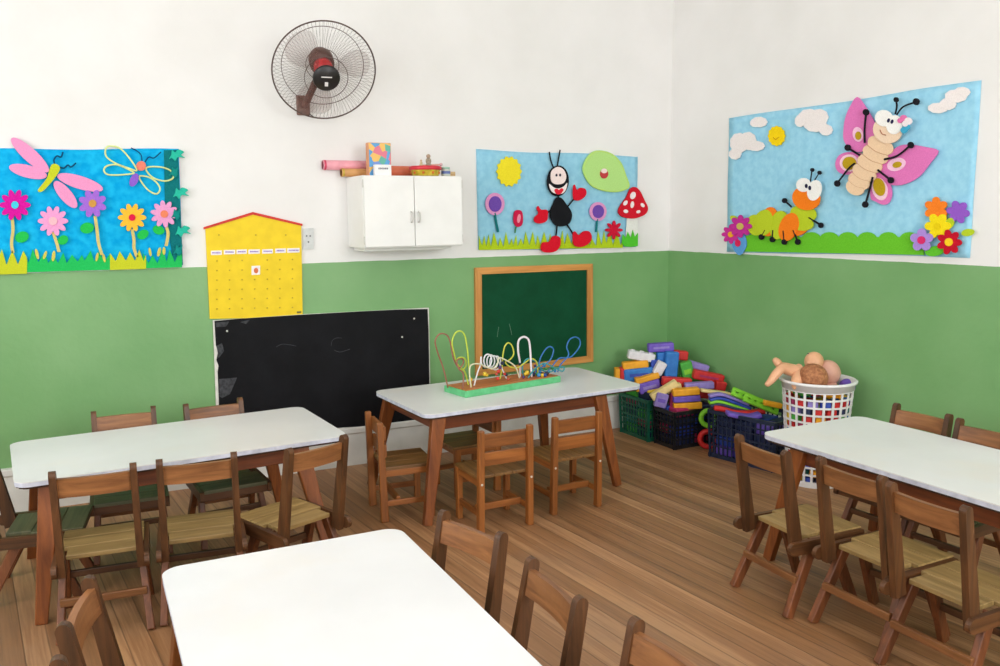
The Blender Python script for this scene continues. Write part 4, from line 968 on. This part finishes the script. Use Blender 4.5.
# ------------------------------------------------------------------ crates of blocks along the right wall
def crate(label, c, sx, sy, h, col):
    t = thing('plastic_crate', label, 'crate', (c[0], c[1], 0), R(c[5]))
    m_ = plain(col, 0.42, 5, 30, key='crate')
    b = MB(); th = 0.007
    b.box((0, 0, 0.012), (sx*0.94, sy*0.94, 0.008))
    def wall_(axis, s):
        L = sx if axis == 'x' else sy
        n = max(4, int(L/0.033))
        def put(u, z, wu, wz, tt=th):
            f = 0.94+0.06*(z/h)
            if axis == 'x': b.box((u*f, s*(sy/2-th/2)*f, z), (wu, tt, wz))
            else: b.box((s*(sx/2-th/2)*f, u*f, z), (tt, wu, wz))
        for k in range(n+1):
            u = -L/2+L*k/n; b0 = 0.0; z0, z1 = 0.0, h
            f0, f1 = 0.94, 1.0
            wd = 0.008 if 0 < k < n else 0.016
            if axis == 'x': b.bar((u*f0, s*(sy/2-th/2)*f0, z0), (u*f1, s*(sy/2-th/2)*f1, z1), (wd, th), (wd, th), (1, 0, 0), 0)
            else: b.bar((s*(sx/2-th/2)*f0, u*f0, z0), (s*(sx/2-th/2)*f1, u*f1, z1), (wd, th), (wd, th), (0, 1, 0), 0)
        for z, wz in ((0.012, 0.026), (h*0.25, 0.007), (h*0.42, 0.007), (h*0.52, 0.012), (h*0.68, 0.007), (h*0.80, 0.007)): put(0, z, L, wz, th*1.1)
    for s in (-1, 1): wall_('x', s); wall_('y', s)
    b.build('basketwork', m_, t)
    rp = rrect(sx+0.016, sy+0.016, 0.03, 4); ri = rrect(sx-0.016, sy-0.016, 0.02, 4)
    r_ = MB()
    n = len(rp); lv = []
    for pts, z in ((rp, h-0.022), (rp, h), (ri, h), (ri, h-0.022)): lv.append([r_.bm.verts.new((p[0], p[1], z)) for p in pts])
    for a in range(4):
        for k in range(n): r_.bm.faces.new((lv[a][k], lv[a][(k+1) % n], lv[(a+1) % 4][(k+1) % n], lv[(a+1) % 4][k]))
    r_.build('rim', m_, t)
    return t
C1, C2, C3 = (-0.305, -0.275, 0.36, 0.33, 0.285, 1.5), (-0.262, -0.565, 0.37, 0.215, 0.250, 2), (-0.120, -1.075, 0.34, 0.48, 0.305, 13)
crate('dark green lattice crate nearest the room corner, heaped with blocks', C1, C1[2], C1[3], C1[4], (16, 92, 70))
ct = crate('black lattice crate between green and navy ones, with a white tag', C2, C2[2], C2[3], C2[4], (26, 27, 32))
crate('navy blue lattice crate holding curved strips and lime green pieces', C3, C3[2], C3[3], C3[4], (32, 42, 66))
MB().box((0.10, -C2[3]/2*0.97-0.004, 0.125), (0.012, 0.003, 0.055), Euler((0, 0.25, 0))).build('white_tag', plain((206, 206, 204), 0.6, 8, 90), ct)

BCOLS = dict(purple=(112, 84, 190), lilac=(146, 128, 200), red=(206, 36, 34), orange=(240, 166, 24), blue=(40, 118, 196), deepblue=(44, 72, 170), green=(70, 170, 60), lime=(130, 206, 44), white=(224, 222, 226), cream=(230, 206, 140), magenta=(170, 40, 90), teal=(40, 130, 130), navy=(34, 44, 84), yellow=(238, 206, 50))
def foam(col): return plain(BCOLS[col], 0.55, 7, 24, key='foam')
VD = Vector((_f.x, _f.y, 0)).normalized()
RD3 = Vector((VD.y, -VD.x, 0))
def at(px, py, c):
    d = ray(px, py); t = (Vector((c[0], c[1], 0))-Vector((CAM.x, CAM.y, 0))).dot(VD)/(d.x*VD.x+d.y*VD.y)
    return CAM+d*t
def block(label, col, px, py, base, size, rot=(0, 0, 0), studs=2, name='toy_block', cat='toy block', group='toy blocks heaped on the crates', loc=None, notch=False):
    p = at(px, py, (base[0]+0.09, base[1]+0.06)) if loc is None else Vector(loc)
    t = bpy.data.objects.new(name, None)
    L, Wd, Ht = size
    b = MB(); b.box((0, 0, 0), (L, Wd, Ht), bev=min(size)*0.16, seg=3)
    o = b.build(name, foam(col))
    o.location = p; o.rotation_euler = (R(rot[0]), R(rot[1]), R(rot[2])); tag(o, label, cat, group)
    for k in range(studs):
        u = -L/2+L*(k+0.5)/studs
        MB().lathe([(Ht*0.28, Ht/2-0.002), (Ht*0.28, Ht/2+Ht*0.10), (Ht*0.22, Ht/2+Ht*0.13)], (u, 0, 0), 14).build('stud', foam(col), o, True)
    if notch:
        MB().box((0, -Wd/2-0.0005, 0), (L*0.62, 0.003, Ht*0.25), bev=0.001).build('groove', foam(notch), o)
    bpy.data.objects.remove(t)
    return o
A1 = (-0.40, -0.33); A2 = (-0.40, -0.62); AF = (-0.42, -0.42); AB = (-0.25, -0.40)
# orientation: most lie roughly across the view; yaw -29 turns a long axis across it
YW = -26
block('purple block lying on the very top of the heap', 'purple', 660.5, 347, (-0.30, -0.38), (0.175, 0.07, 0.058), (0, -3, YW), 0, notch='lilac')
block('white knobbly block just below the purple top block', 'white', 641, 356, (-0.36, -0.36), (0.185, 0.07, 0.058), (0, 10, YW), 3)
block('short red block right of the purple top block', 'red', 679.6, 355, (-0.24, -0.42), (0.106, 0.07, 0.062), (0, 6, YW), 0)
block('blue block standing upright in the middle of the heap', 'blue', 671, 364, (-0.30, -0.44), (0.090, 0.07, 0.174), (0, 4, YW), 0)
block('orange-yellow bar lying on the blue block, left side of the heap', 'orange', 635, 364.5, (-0.40, -0.36), (0.175, 0.07, 0.050), (0, -6, YW), 0)
block('long blue block under the orange-yellow bar at left', 'blue', 638, 374, (-0.42, -0.36), (0.201, 0.08, 0.090), (0, -5, YW), 0, notch='deepblue')
block('red end piece beside the long blue block at left', 'red', 621.5, 373.5, (-0.44, -0.34), (0.028, 0.08, 0.081), (0, 0, YW), 0)
block('orange end piece at the far left of the heap', 'orange', 617, 373.5, (-0.45, -0.33), (0.032, 0.08, 0.078), (0, 0, YW), 0)
block('orange bar resting on a purple block above the green crate rim', 'orange', 647, 378, (-0.46, -0.42), (0.164, 0.06, 0.038), (0, -16, YW), 0)
block('purple block leaning on the green crate rim below an orange bar', 'purple', 649, 386, (-0.45, -0.42), (0.148, 0.07, 0.078), (0, -14, YW), 0, notch='lilac')
block('orange end cap at the left of the leaning purple block', 'orange', 637.5, 384, (-0.47, -0.40), (0.032, 0.07, 0.095), (0, -8, YW), 0)
block('white wedge between the blue blocks in the heap', 'white', 659.5, 368, (-0.36, -0.44), (0.064, 0.06, 0.095), (0, 28, YW), 0)
block('deep blue block behind the white wedge', 'deepblue', 654, 366, (-0.30, -0.40), (0.053, 0.06, 0.095), (0, 0, YW), 0)
block('green block tilted right of the upright blue block', 'green', 687, 371, (-0.27, -0.48), (0.080, 0.06, 0.134), (0, -14, YW), 0, notch='lime')
block('lilac block half hidden above the long red block', 'lilac', 698, 366, (-0.16, -0.50), (0.143, 0.06, 0.047), (0, 16, YW), 0)
block('long red block sloping down on the right of the heap', 'red', 708, 376.5, (-0.20, -0.58), (0.207, 0.07, 0.062), (0, 12, YW), 0, notch='magenta')
block('short red block under the sloping long red one', 'red', 720, 385.5, (-0.20, -0.64), (0.074, 0.06, 0.062), (0, 14, YW), 0)
block('red block lying flat behind the cream wedge', 'red', 676.5, 382, (-0.38, -0.52), (0.196, 0.07, 0.062), (0, 4, YW), 0)
block('lilac bar lying across above the orange and purple stack', 'lilac', 699, 385.5, (-0.36, -0.62), (0.191, 0.06, 0.045), (0, -3, YW), 0)
block('cream wedge leaning at the black crate corner', 'cream', 664, 390, (-0.46, -0.60), (0.196, 0.06, 0.047), (0, -32, YW), 0)
block('cream block lying under the red one on the heap', 'cream', 674, 388, (-0.42, -0.58), (0.095, 0.06, 0.056), (0, -12, YW), 0)
block('orange block on top of the small striped stack', 'orange', 685.5, 391.5, (-0.44, -0.66), (0.175, 0.07, 0.045), (0, -4, YW), 0)
block('purple block in the middle of the small striped stack', 'purple', 686, 398.2, (-0.44, -0.66), (0.175, 0.07, 0.040), (0, -3, YW), 0)
block('orange block at the bottom of the small striped stack', 'orange', 687, 405.2, (-0.44, -0.66), (0.185, 0.07, 0.045), (0, -3, YW), 0)
block('lilac block with a dark hole facing out at the black crate rim', 'lilac', 661, 400, (-0.47, -0.62), (0.080, 0.05, 0.095), (0, 14, YW), 0, notch='purple')
block('dark red block wedged left of the striped stack', 'magenta', 672, 400, (-0.43, -0.62), (0.032, 0.06, 0.101), (0, 4, YW), 0)
block('blue block jutting left below the purple top block', 'blue', 664, 356.5, (-0.27, -0.40), (0.101, 0.06, 0.069), (0, -4, YW), 0)
block('purple block buried behind the left blue block', 'purple', 634, 376, (-0.28, -0.30), (0.180, 0.09, 0.146), (0, 0, YW), 0)
block('deep blue block buried in the heap centre', 'deepblue', 662, 378, (-0.24, -0.36), (0.191, 0.09, 0.146), (0, 0, YW), 0)
block('green block buried in the heap right of centre', 'green', 690, 385, (-0.20, -0.46), (0.170, 0.09, 0.134), (0, 0, YW), 0)
block('red block buried under the lilac bar', 'red', 704, 392, (-0.24, -0.56), (0.148, 0.08, 0.078), (0, 5, YW), 0)
block('yellow block showing under the cream wedge', 'yellow', 655, 393, (-0.36, -0.50), (0.106, 0.06, 0.056), (0, -10, YW), 0)
# blocks filling the crates, seen only through the lattice and between the others
FG = 'toy blocks filling the crates below the heap'
rnd = random.Random(21)
def fill(c, cols, where, nx, ny, nz, z0=0.018, dz=0.062):
    for k in range(nz):
        for i in range(nx):
            for j in range(ny):
                col = cols[(i+2*j+3*k) % len(cols)]
                ux = c[2]*0.86/nx; uy = c[3]*0.86/ny
                lx_, ly_ = -c[2]*0.43+ux*(i+0.5), -c[3]*0.43+uy*(j+0.5); cc, ss = math.cos(R(c[5])), math.sin(R(c[5]))
                x = c[0]+cc*lx_-ss*ly_; y = c[1]+ss*lx_+cc*ly_
                o = block('%s block %s' % (col, where), col, 0, 0, None, (ux*0.92, uy*0.92, dz*0.95), (0, 0, c[5]+rnd.uniform(-3, 3)), 0, group=FG, loc=(x, y, z0+dz*(k+0.5)))
fill(C1, ['navy', 'teal', 'green', 'magenta'], 'inside the dark green crate, seen through its lattice', 2, 2, 5)
fill(C2, ['navy', 'magenta', 'navy', 'deepblue'], 'inside the black crate, seen through its lattice', 2, 2, 4)
fill(C3, ['navy', 'navy', 'deepblue', 'navy', 'purple'], 'inside the navy crate, seen through its lattice', 2, 3, 4)

# curved foam strips and lime rails in the navy crate
def strip(label, col, pts, base, wd, th, group='curved strips in the navy crate'):
    P_ = catmull([at(p[0], p[1], (base[0]+0.12, base[1]+0.14)) for p in pts], 6)
    b = MB(); bm = b.bm; rings = []
    for i, p in enumerate(P_):
        t = (P_[min(i+1, len(P_)-1)]-P_[max(i-1, 0)]).normalized()
        n = Vector((VD.x, VD.y, 0)); up = t.cross(n).normalized()
        if up.z < 0: up = -up
        rings.append([bm.verts.new(p+n*a*wd/2+up*c*th/2) for a, c in ((-1, -.7), (-1, .7), (-.8, 1), (.8, 1), (1, .7), (1, -.7), (.8, -1), (-.8, -1))])
    for a, c in zip(rings, rings[1:]):
        for k in range(8): bm.faces.new((a[k], a[(k+1) % 8], c[(k+1) % 8], c[k]))
    bm.faces.new(rings[0]); bm.faces.new(rings[-1][::-1])
    o = b.build('foam_strip', foam(col), None, True); tag(o, label, 'toy strip', group)
    return o
S3 = (-0.35, -1.08)
strip('lilac curved strip, uppermost in the navy crate', 'lilac', [(709, 396), (720, 394), (733, 398), (748, 404)], (-0.34, -1.08), 0.06, 0.017)
strip('deep blue curved strip below the lilac one', 'deepblue', [(709.5, 399.5), (720, 397.8), (734, 402), (750, 408)], (-0.36, -1.08), 0.06, 0.017)
strip('lime curved strip in the middle of the navy crate bundle', 'lime', [(709, 402.5), (718, 401), (732, 404.8), (748, 410)], (-0.37, -1.08), 0.06, 0.018)
strip('dark blue curved strip under the lime one', 'navy', [(710, 405.5), (720, 404), (734, 407.8), (752, 412)], (-0.37, -1.09), 0.06, 0.018)
strip('red curved strip at the bottom of the navy crate bundle', 'red', [(714, 407.5), (722, 408.5), (735, 412), (750, 412.5), (764, 411)], (-0.38, -1.12), 0.06, 0.028)
strip('cream flat strip reaching from the heap to the navy crate', 'cream', [(701, 390), (712, 391.5), (724, 393), (733, 395)], (-0.30, -0.98), 0.05, 0.018)
strip('purple flat strip bent over the navy crate front rim', 'purple', [(727, 413), (738, 415.5), (750, 416.8), (760, 414.5)], (-0.40, -1.20), 0.09, 0.026)
def rail(label, a, b2, base, wd):
    base = (base[0]+0.12, base[1]+0.14); A_, B_ = at(a[0], a[1], base), at(b2[0], b2[1], base)
    d = B_-A_; L = d.length; x = d.normalized(); n = Vector((-VD.x, -VD.y, 0)); n = (n-x*n.dot(x)).normalized(); n = (n+Vector((0, 0, 0.6))).normalized(); n = (n-x*n.dot(x)).normalized(); y = n.cross(x)
    M = Matrix((x, y, n)).transposed()
    b = MB(); c = (A_+B_)/2
    for s in (-1, 1): b.box((0, s*(wd/2-0.011), 0), (L, 0.022, 0.022), bev=0.004)
    k = 5
    for i in range(k+1): b.box((-L/2+0.012+(L-0.024)*i/k, 0, 0), (0.026, wd-0.02, 0.018), bev=0.003)
    o = b.build('slotted_rail', foam('lime')); o.location = c; o.rotation_euler = M.to_euler(); tag(o, label, 'toy rail', 'lime slotted rails in the navy crate'); return o
rail('lime green slotted rail sloping across the navy crate, upper of two', (732, 391), (768, 406), (-0.22, -1.16), 0.055)
rail('lime green slotted rail sloping across the navy crate, lower of two', (744, 397), (778, 411), (-0.26, -1.22), 0.055)
strip('orange strip showing behind the lime rails', 'orange', [(764, 402.5), (772, 404), (781, 406)], (-0.16, -1.30), 0.05, 0.030)
# odd pieces on the floor between the crates
p = on_z(700, 442, 0.0)
def ring_toy(label, col, c, R_, r_, rx, cat='toy ring'):
    M = Matrix.Rotation(R(-35), 3, 'Z') @ Matrix.Rotation(R(rx), 3, 'X')
    o = MB().tube([Vector(c)+M @ Vector((R_*math.cos(2*PI*k/24), R_*math.sin(2*PI*k/24), 0)) for k in range(24)], r_, 10, True).build('toy_ring', foam(col), None, True)
    return tag(o, label, cat, 'toy rings on the floor between crates')
ring_toy('red ring on the floor between the black and navy crates', 'red', (-0.235, -0.760, 0.070), 0.052, 0.0175, 90)
ring_toy('green ring on top of the red ring between the crates', 'lime', (-0.233, -0.760, 0.2075), 0.050, 0.0165, 90)
p = on_z(762, 468.5, 0.0)
o = MB().tube(catmull([(p.x-0.0, p.y+0.075, 0.012), (p.x-0.01, p.y+0.02, 0.011), (p.x-0.005, p.y-0.04, 0.011), (p.x+0.02, p.y-0.07, 0.012)], 6), [0.011]*19, 10).build('toy_strap', plain((26, 26, 32), 0.5, 5, 40), None, True)
tag(o, 'black toy strap lying on the floor before the navy crate', 'strap')

# ------------------------------------------------------------------ white basket with dolls
BC = Vector((-0.128, -1.552, 0)); BHT = 0.592; RB, RT = 0.146, 0.192
bk = thing('laundry_basket', 'tall white lattice basket heaped with dolls by the right wall', 'basket', BC)
WPL = plain((236, 234, 234), 0.35, 4, 20)
def rad(z): return RB+(RT-RB)*(z/BHT)
b = MB(); NS = 23; TH = 0.005
for k in range(NS):
    a = 2*PI*k/NS; wd = 0.013
    prev = None
    segs = 6
    for i in range(segs):
        z0, z1 = BHT*i/segs, BHT*(i+1)/segs
        p0 = (rad(z0)*math.cos(a), rad(z0)*math.sin(a), z0); p1 = (rad(z1)*math.cos(a), rad(z1)*math.sin(a), z1)
        b.bar(p0, p1, (wd, TH), (wd, TH), (-math.sin(a), math.cos(a), 0), 0)
for i in range(1, 13):
    z = 0.03+(BHT-0.075)*i/12
    b.lathe([(rad(z)-0.003, z-0.005), (rad(z)+0.004, z-0.005), (rad(z)+0.004, z+0.005), (rad(z)-0.003, z+0.005), (rad(z)-0.003, z-0.005)], (0, 0, 0), 60, None, False)
b.lathe([(0.01, 0.003), (RB+0.004, 0.0), (rad(0.03)+0.005, 0.034), (rad(0.03)-0.002, 0.034), (RB-0.004, 0.008), (0.01, 0.008)], (0, 0, 0), 60, None, False)
b.build('lattice_body', WPL, bk)
MB().lathe([(rad(BHT-0.045)-0.003, BHT-0.045), (rad(BHT-0.045)+0.005, BHT-0.045), (RT+0.004, BHT-0.012), (RT+0.016, BHT-0.010), (RT+0.018, BHT), (RT+0.010, BHT+0.006), (RT-0.004, BHT+0.002), (rad(BHT-0.045)-0.003, BHT-0.045)], (0, 0, 0), 60, None, False).build('rim', WPL, bk, True)
# toys seen through the basket's holes
BG = 'toys inside the white basket seen through its holes'
cyc = ['red', 'red', 'orange', 'navy', 'red', 'blue', 'green', 'magenta', 'orange', 'lilac', 'navy', 'deepblue', 'red', 'yellow', 'teal']
rnd = random.Random(5)
for k in range(11):
    z = 0.012+0.044*k+0.0225
    rr = rad(z-0.02)-0.006-0.021
    n = int(2*PI*rr/0.062)
    for i in range(n):
        a = 2*PI*(i+0.5*(k % 2))/n
        col = cyc[rnd.randrange(len(cyc))]
        block('%s toy block inside the white lattice basket, seen through its holes' % col, col, 0, 0, None, (0.054, 0.038, 0.041), (0, 0, math.degrees(a)+90), 0, group=BG, loc=(BC.x+rr*math.cos(a), BC.y+rr*math.sin(a), z))
# a loose fill level under the dolls
for i, (dx, dy, col, s) in enumerate([(0.0, 0.0, 'red', 0.10), (0.07, 0.06, 'navy', 0.07), (-0.08, 0.03, 'green', 0.07), (0.02, -0.09, 'orange', 0.08), (-0.02, 0.09, 'magenta', 0.07)]):
    block('%s toy block in the basket under the dolls' % col, col, 0, 0, None, (s*1.4, s, 0.05), (0, 0, 40*i), 0, group='toy blocks under the dolls in the basket', loc=(BC.x+dx, BC.y+dy, 0.012+0.492+0.026))

def skinned(name, joints, edges, mat, root=0, sub=2):
    me = bpy.data.meshes.new(name); me.from_pydata([Vector(j[0]) for j in joints], edges, []); me.update()
    o = bpy.data.objects.new(name, me); COL.objects.link(o)
    sk = o.modifiers.new('skin', 'SKIN'); sk.use_smooth_shade = True; sk.branch_smoothing = 0.6
    if not me.skin_vertices: me.skin_vertices.new()
    for i, j in enumerate(joints):
        r = j[1]; me.skin_vertices[0].data[i].radius = (r, r) if not isinstance(r, tuple) else r
        me.skin_vertices[0].data[i].use_root = (i == root)
    ss = o.modifiers.new('sub', 'SUBSURF'); ss.levels = sub; ss.render_levels = sub
    me.materials.append(mat); return o
SKIN1 = plain((226, 170, 130), 0.5, 8, 14); SKIN2 = plain((214, 160, 140), 0.5, 8, 14)
C = lambda px, py, off=0.0: at(px, py, (BC.x+VD.x*off, BC.y+VD.y*off))
DG = 'dolls in the white basket'
# doll one: sprawled over the left rim, limbs hanging out
d1 = skinned('baby_doll', [
    (C(806, 373, .02), 0.054), (C(798, 370, .01), 0.056), (C(789, 370, 0), 0.048),        # 0 hips,1 belly,2 chest
    (C(781, 369, -.02), 0.034), (C(775, 375, -.03), 0.028), (C(771, 381, -.04), 0.022), (C(765.5, 386, -.05), 0.014),   # 3.. near arm over the rim
    (C(780, 365, .02), 0.030), (C(776, 361, .03), 0.024), (C(773.5, 358, .03), 0.013),      # 7.. far arm up
    (C(797, 378, -.05), 0.038), (C(796, 385, -.09), 0.030), (C(796.5, 391, -.10), 0.019),       # 10.. leg
    (C(813, 378, .03), 0.036), (C(818, 386, .05), 0.026)],
    [(0, 1), (1, 2), (2, 3), (3, 4), (4, 5), (5, 6), (2, 7), (7, 8), (8, 9), (0, 10), (10, 11), (11, 12), (0, 13), (13, 14)], SKIN1)
tag(d1, 'bare peach baby doll sprawled over the left rim of the basket', 'doll', DG)
def doll_head(label, c, r, skin, hair, face, cover, body_to=None):
    """a doll lying in the basket: body with neck, and a head with hair, eyes, nose, ears"""
    c = Vector(c); face = Vector(face).normalized()
    dn = Vector(body_to)-c
    o = skinned('baby_doll', [(c+dn*1.0, r*0.62), (c+dn*0.75, r*0.72), (c+dn*0.5, r*0.45), (c+dn*0.30, r*0.50)], [(0, 1), (1, 2), (2, 3)], skin, 0, 2)
    tag(o, label, 'doll', DG)
    h = MB().ball(c, (r, r*0.97, r*1.04), 24).build('head', skin, o, True)
    up = (Vector((0, 0, 1))-face*face.z); up = up.normalized() if up.length > .1 else Vector((1, 0, 0)); rt = face.cross(up)
    b = MB()
    for s in (-1, 1): b.ball(c+(face*0.90+rt*s*0.36+up*0.05).normalized()*r*0.985, r*0.11, 10)
    b.build('eye', plain((50, 60, 90), 0.2, 4, 40), h, True)
    MB().ball(c+(face+up*-0.14).normalized()*r*1.02, r*0.10, 10).build('nose', skin, h, True)
    MB().ball(c+(face+up*-0.45).normalized()*r*0.975, (r*0.16, r*0.12, r*0.06), 10).build('mouth', plain((196, 96, 96), 0.4, 4, 40), h, True)
    for s in (-1, 1): MB().ball(c+rt*s*r*0.98-up*0.05*r, r*0.17, 10).build('ear', skin, h, True)
    if hair:
        b = MB(); t = bmesh.new(); bmesh.ops.create_uvsphere(t, u_segments=28, v_segments=18, radius=r*1.06)
        ax = (up*cover-face*(1-cover*0.4)).normalized()
        bmesh.ops.delete(t, geom=[v for v in t.verts if v.co.normalized().dot(ax) < -0.30], context='VERTS')
        b._merge(t, Matrix.Translation(c)); ho = b.build('hair', hair, h, True)
        sm = ho.modifiers.new('thick', 'SOLIDIFY'); sm.thickness = r*0.05
    return o
m, nt, bs = new_mat('brown_doll_hair'); n, r_ = noise_col(nt, bs, (140, 84, 52), (190, 128, 86), 60, detail=8); bs.inputs['Roughness'].default_value = 0.8; bump(nt, bs, n.outputs['Fac'], 0.8, 0.01)
HAIR1 = m
dn = Vector((BC.x, BC.y, 0.50))
c_ = C(813, 378, -0.06); doll_head('brown-haired doll with its back of head at the front of basket', c_, 0.076, SKIN2, HAIR1, (VD.x*0.9, VD.y*0.9, -0.35), 0.6, (BC.x+0.03, BC.y+0.02, 0.505))
c_ = C(827.5, 373, 0.06); doll_head('bald pinkish doll head resting at the right of the basket heap', c_, 0.072, SKIN2, None, (VD.x*0.95-RD3.x*0.15, VD.y*0.95-RD3.y*0.15, -0.2), 0.6, (BC.x+0.09, BC.y-0.02, 0.505))
c_ = C(814, 361.5, 0.06); doll_head('peach doll lying on top of the basket heap', c_, 0.054, SKIN1, None, (VD.x*0.4-RD3.x*0.3, VD.y*0.4-RD3.y*0.3, 0.8), 0.6, (c_.x+0.03, c_.y+0.03, c_.z-0.075))
o = MB().ball(C(847, 386.5, 0.03), 0.045, 20).build('toy_ball', foam('purple'), None, True); tag(o, 'purple toy ball at the right rim of the basket', 'ball')

SC.view_settings.view_transform = 'Standard'; SC.view_settings.look = 'None'; SC.view_settings.gamma = 1.0
SC.view_settings.use_curve_mapping = False
SC.view_settings.exposure = -0.97
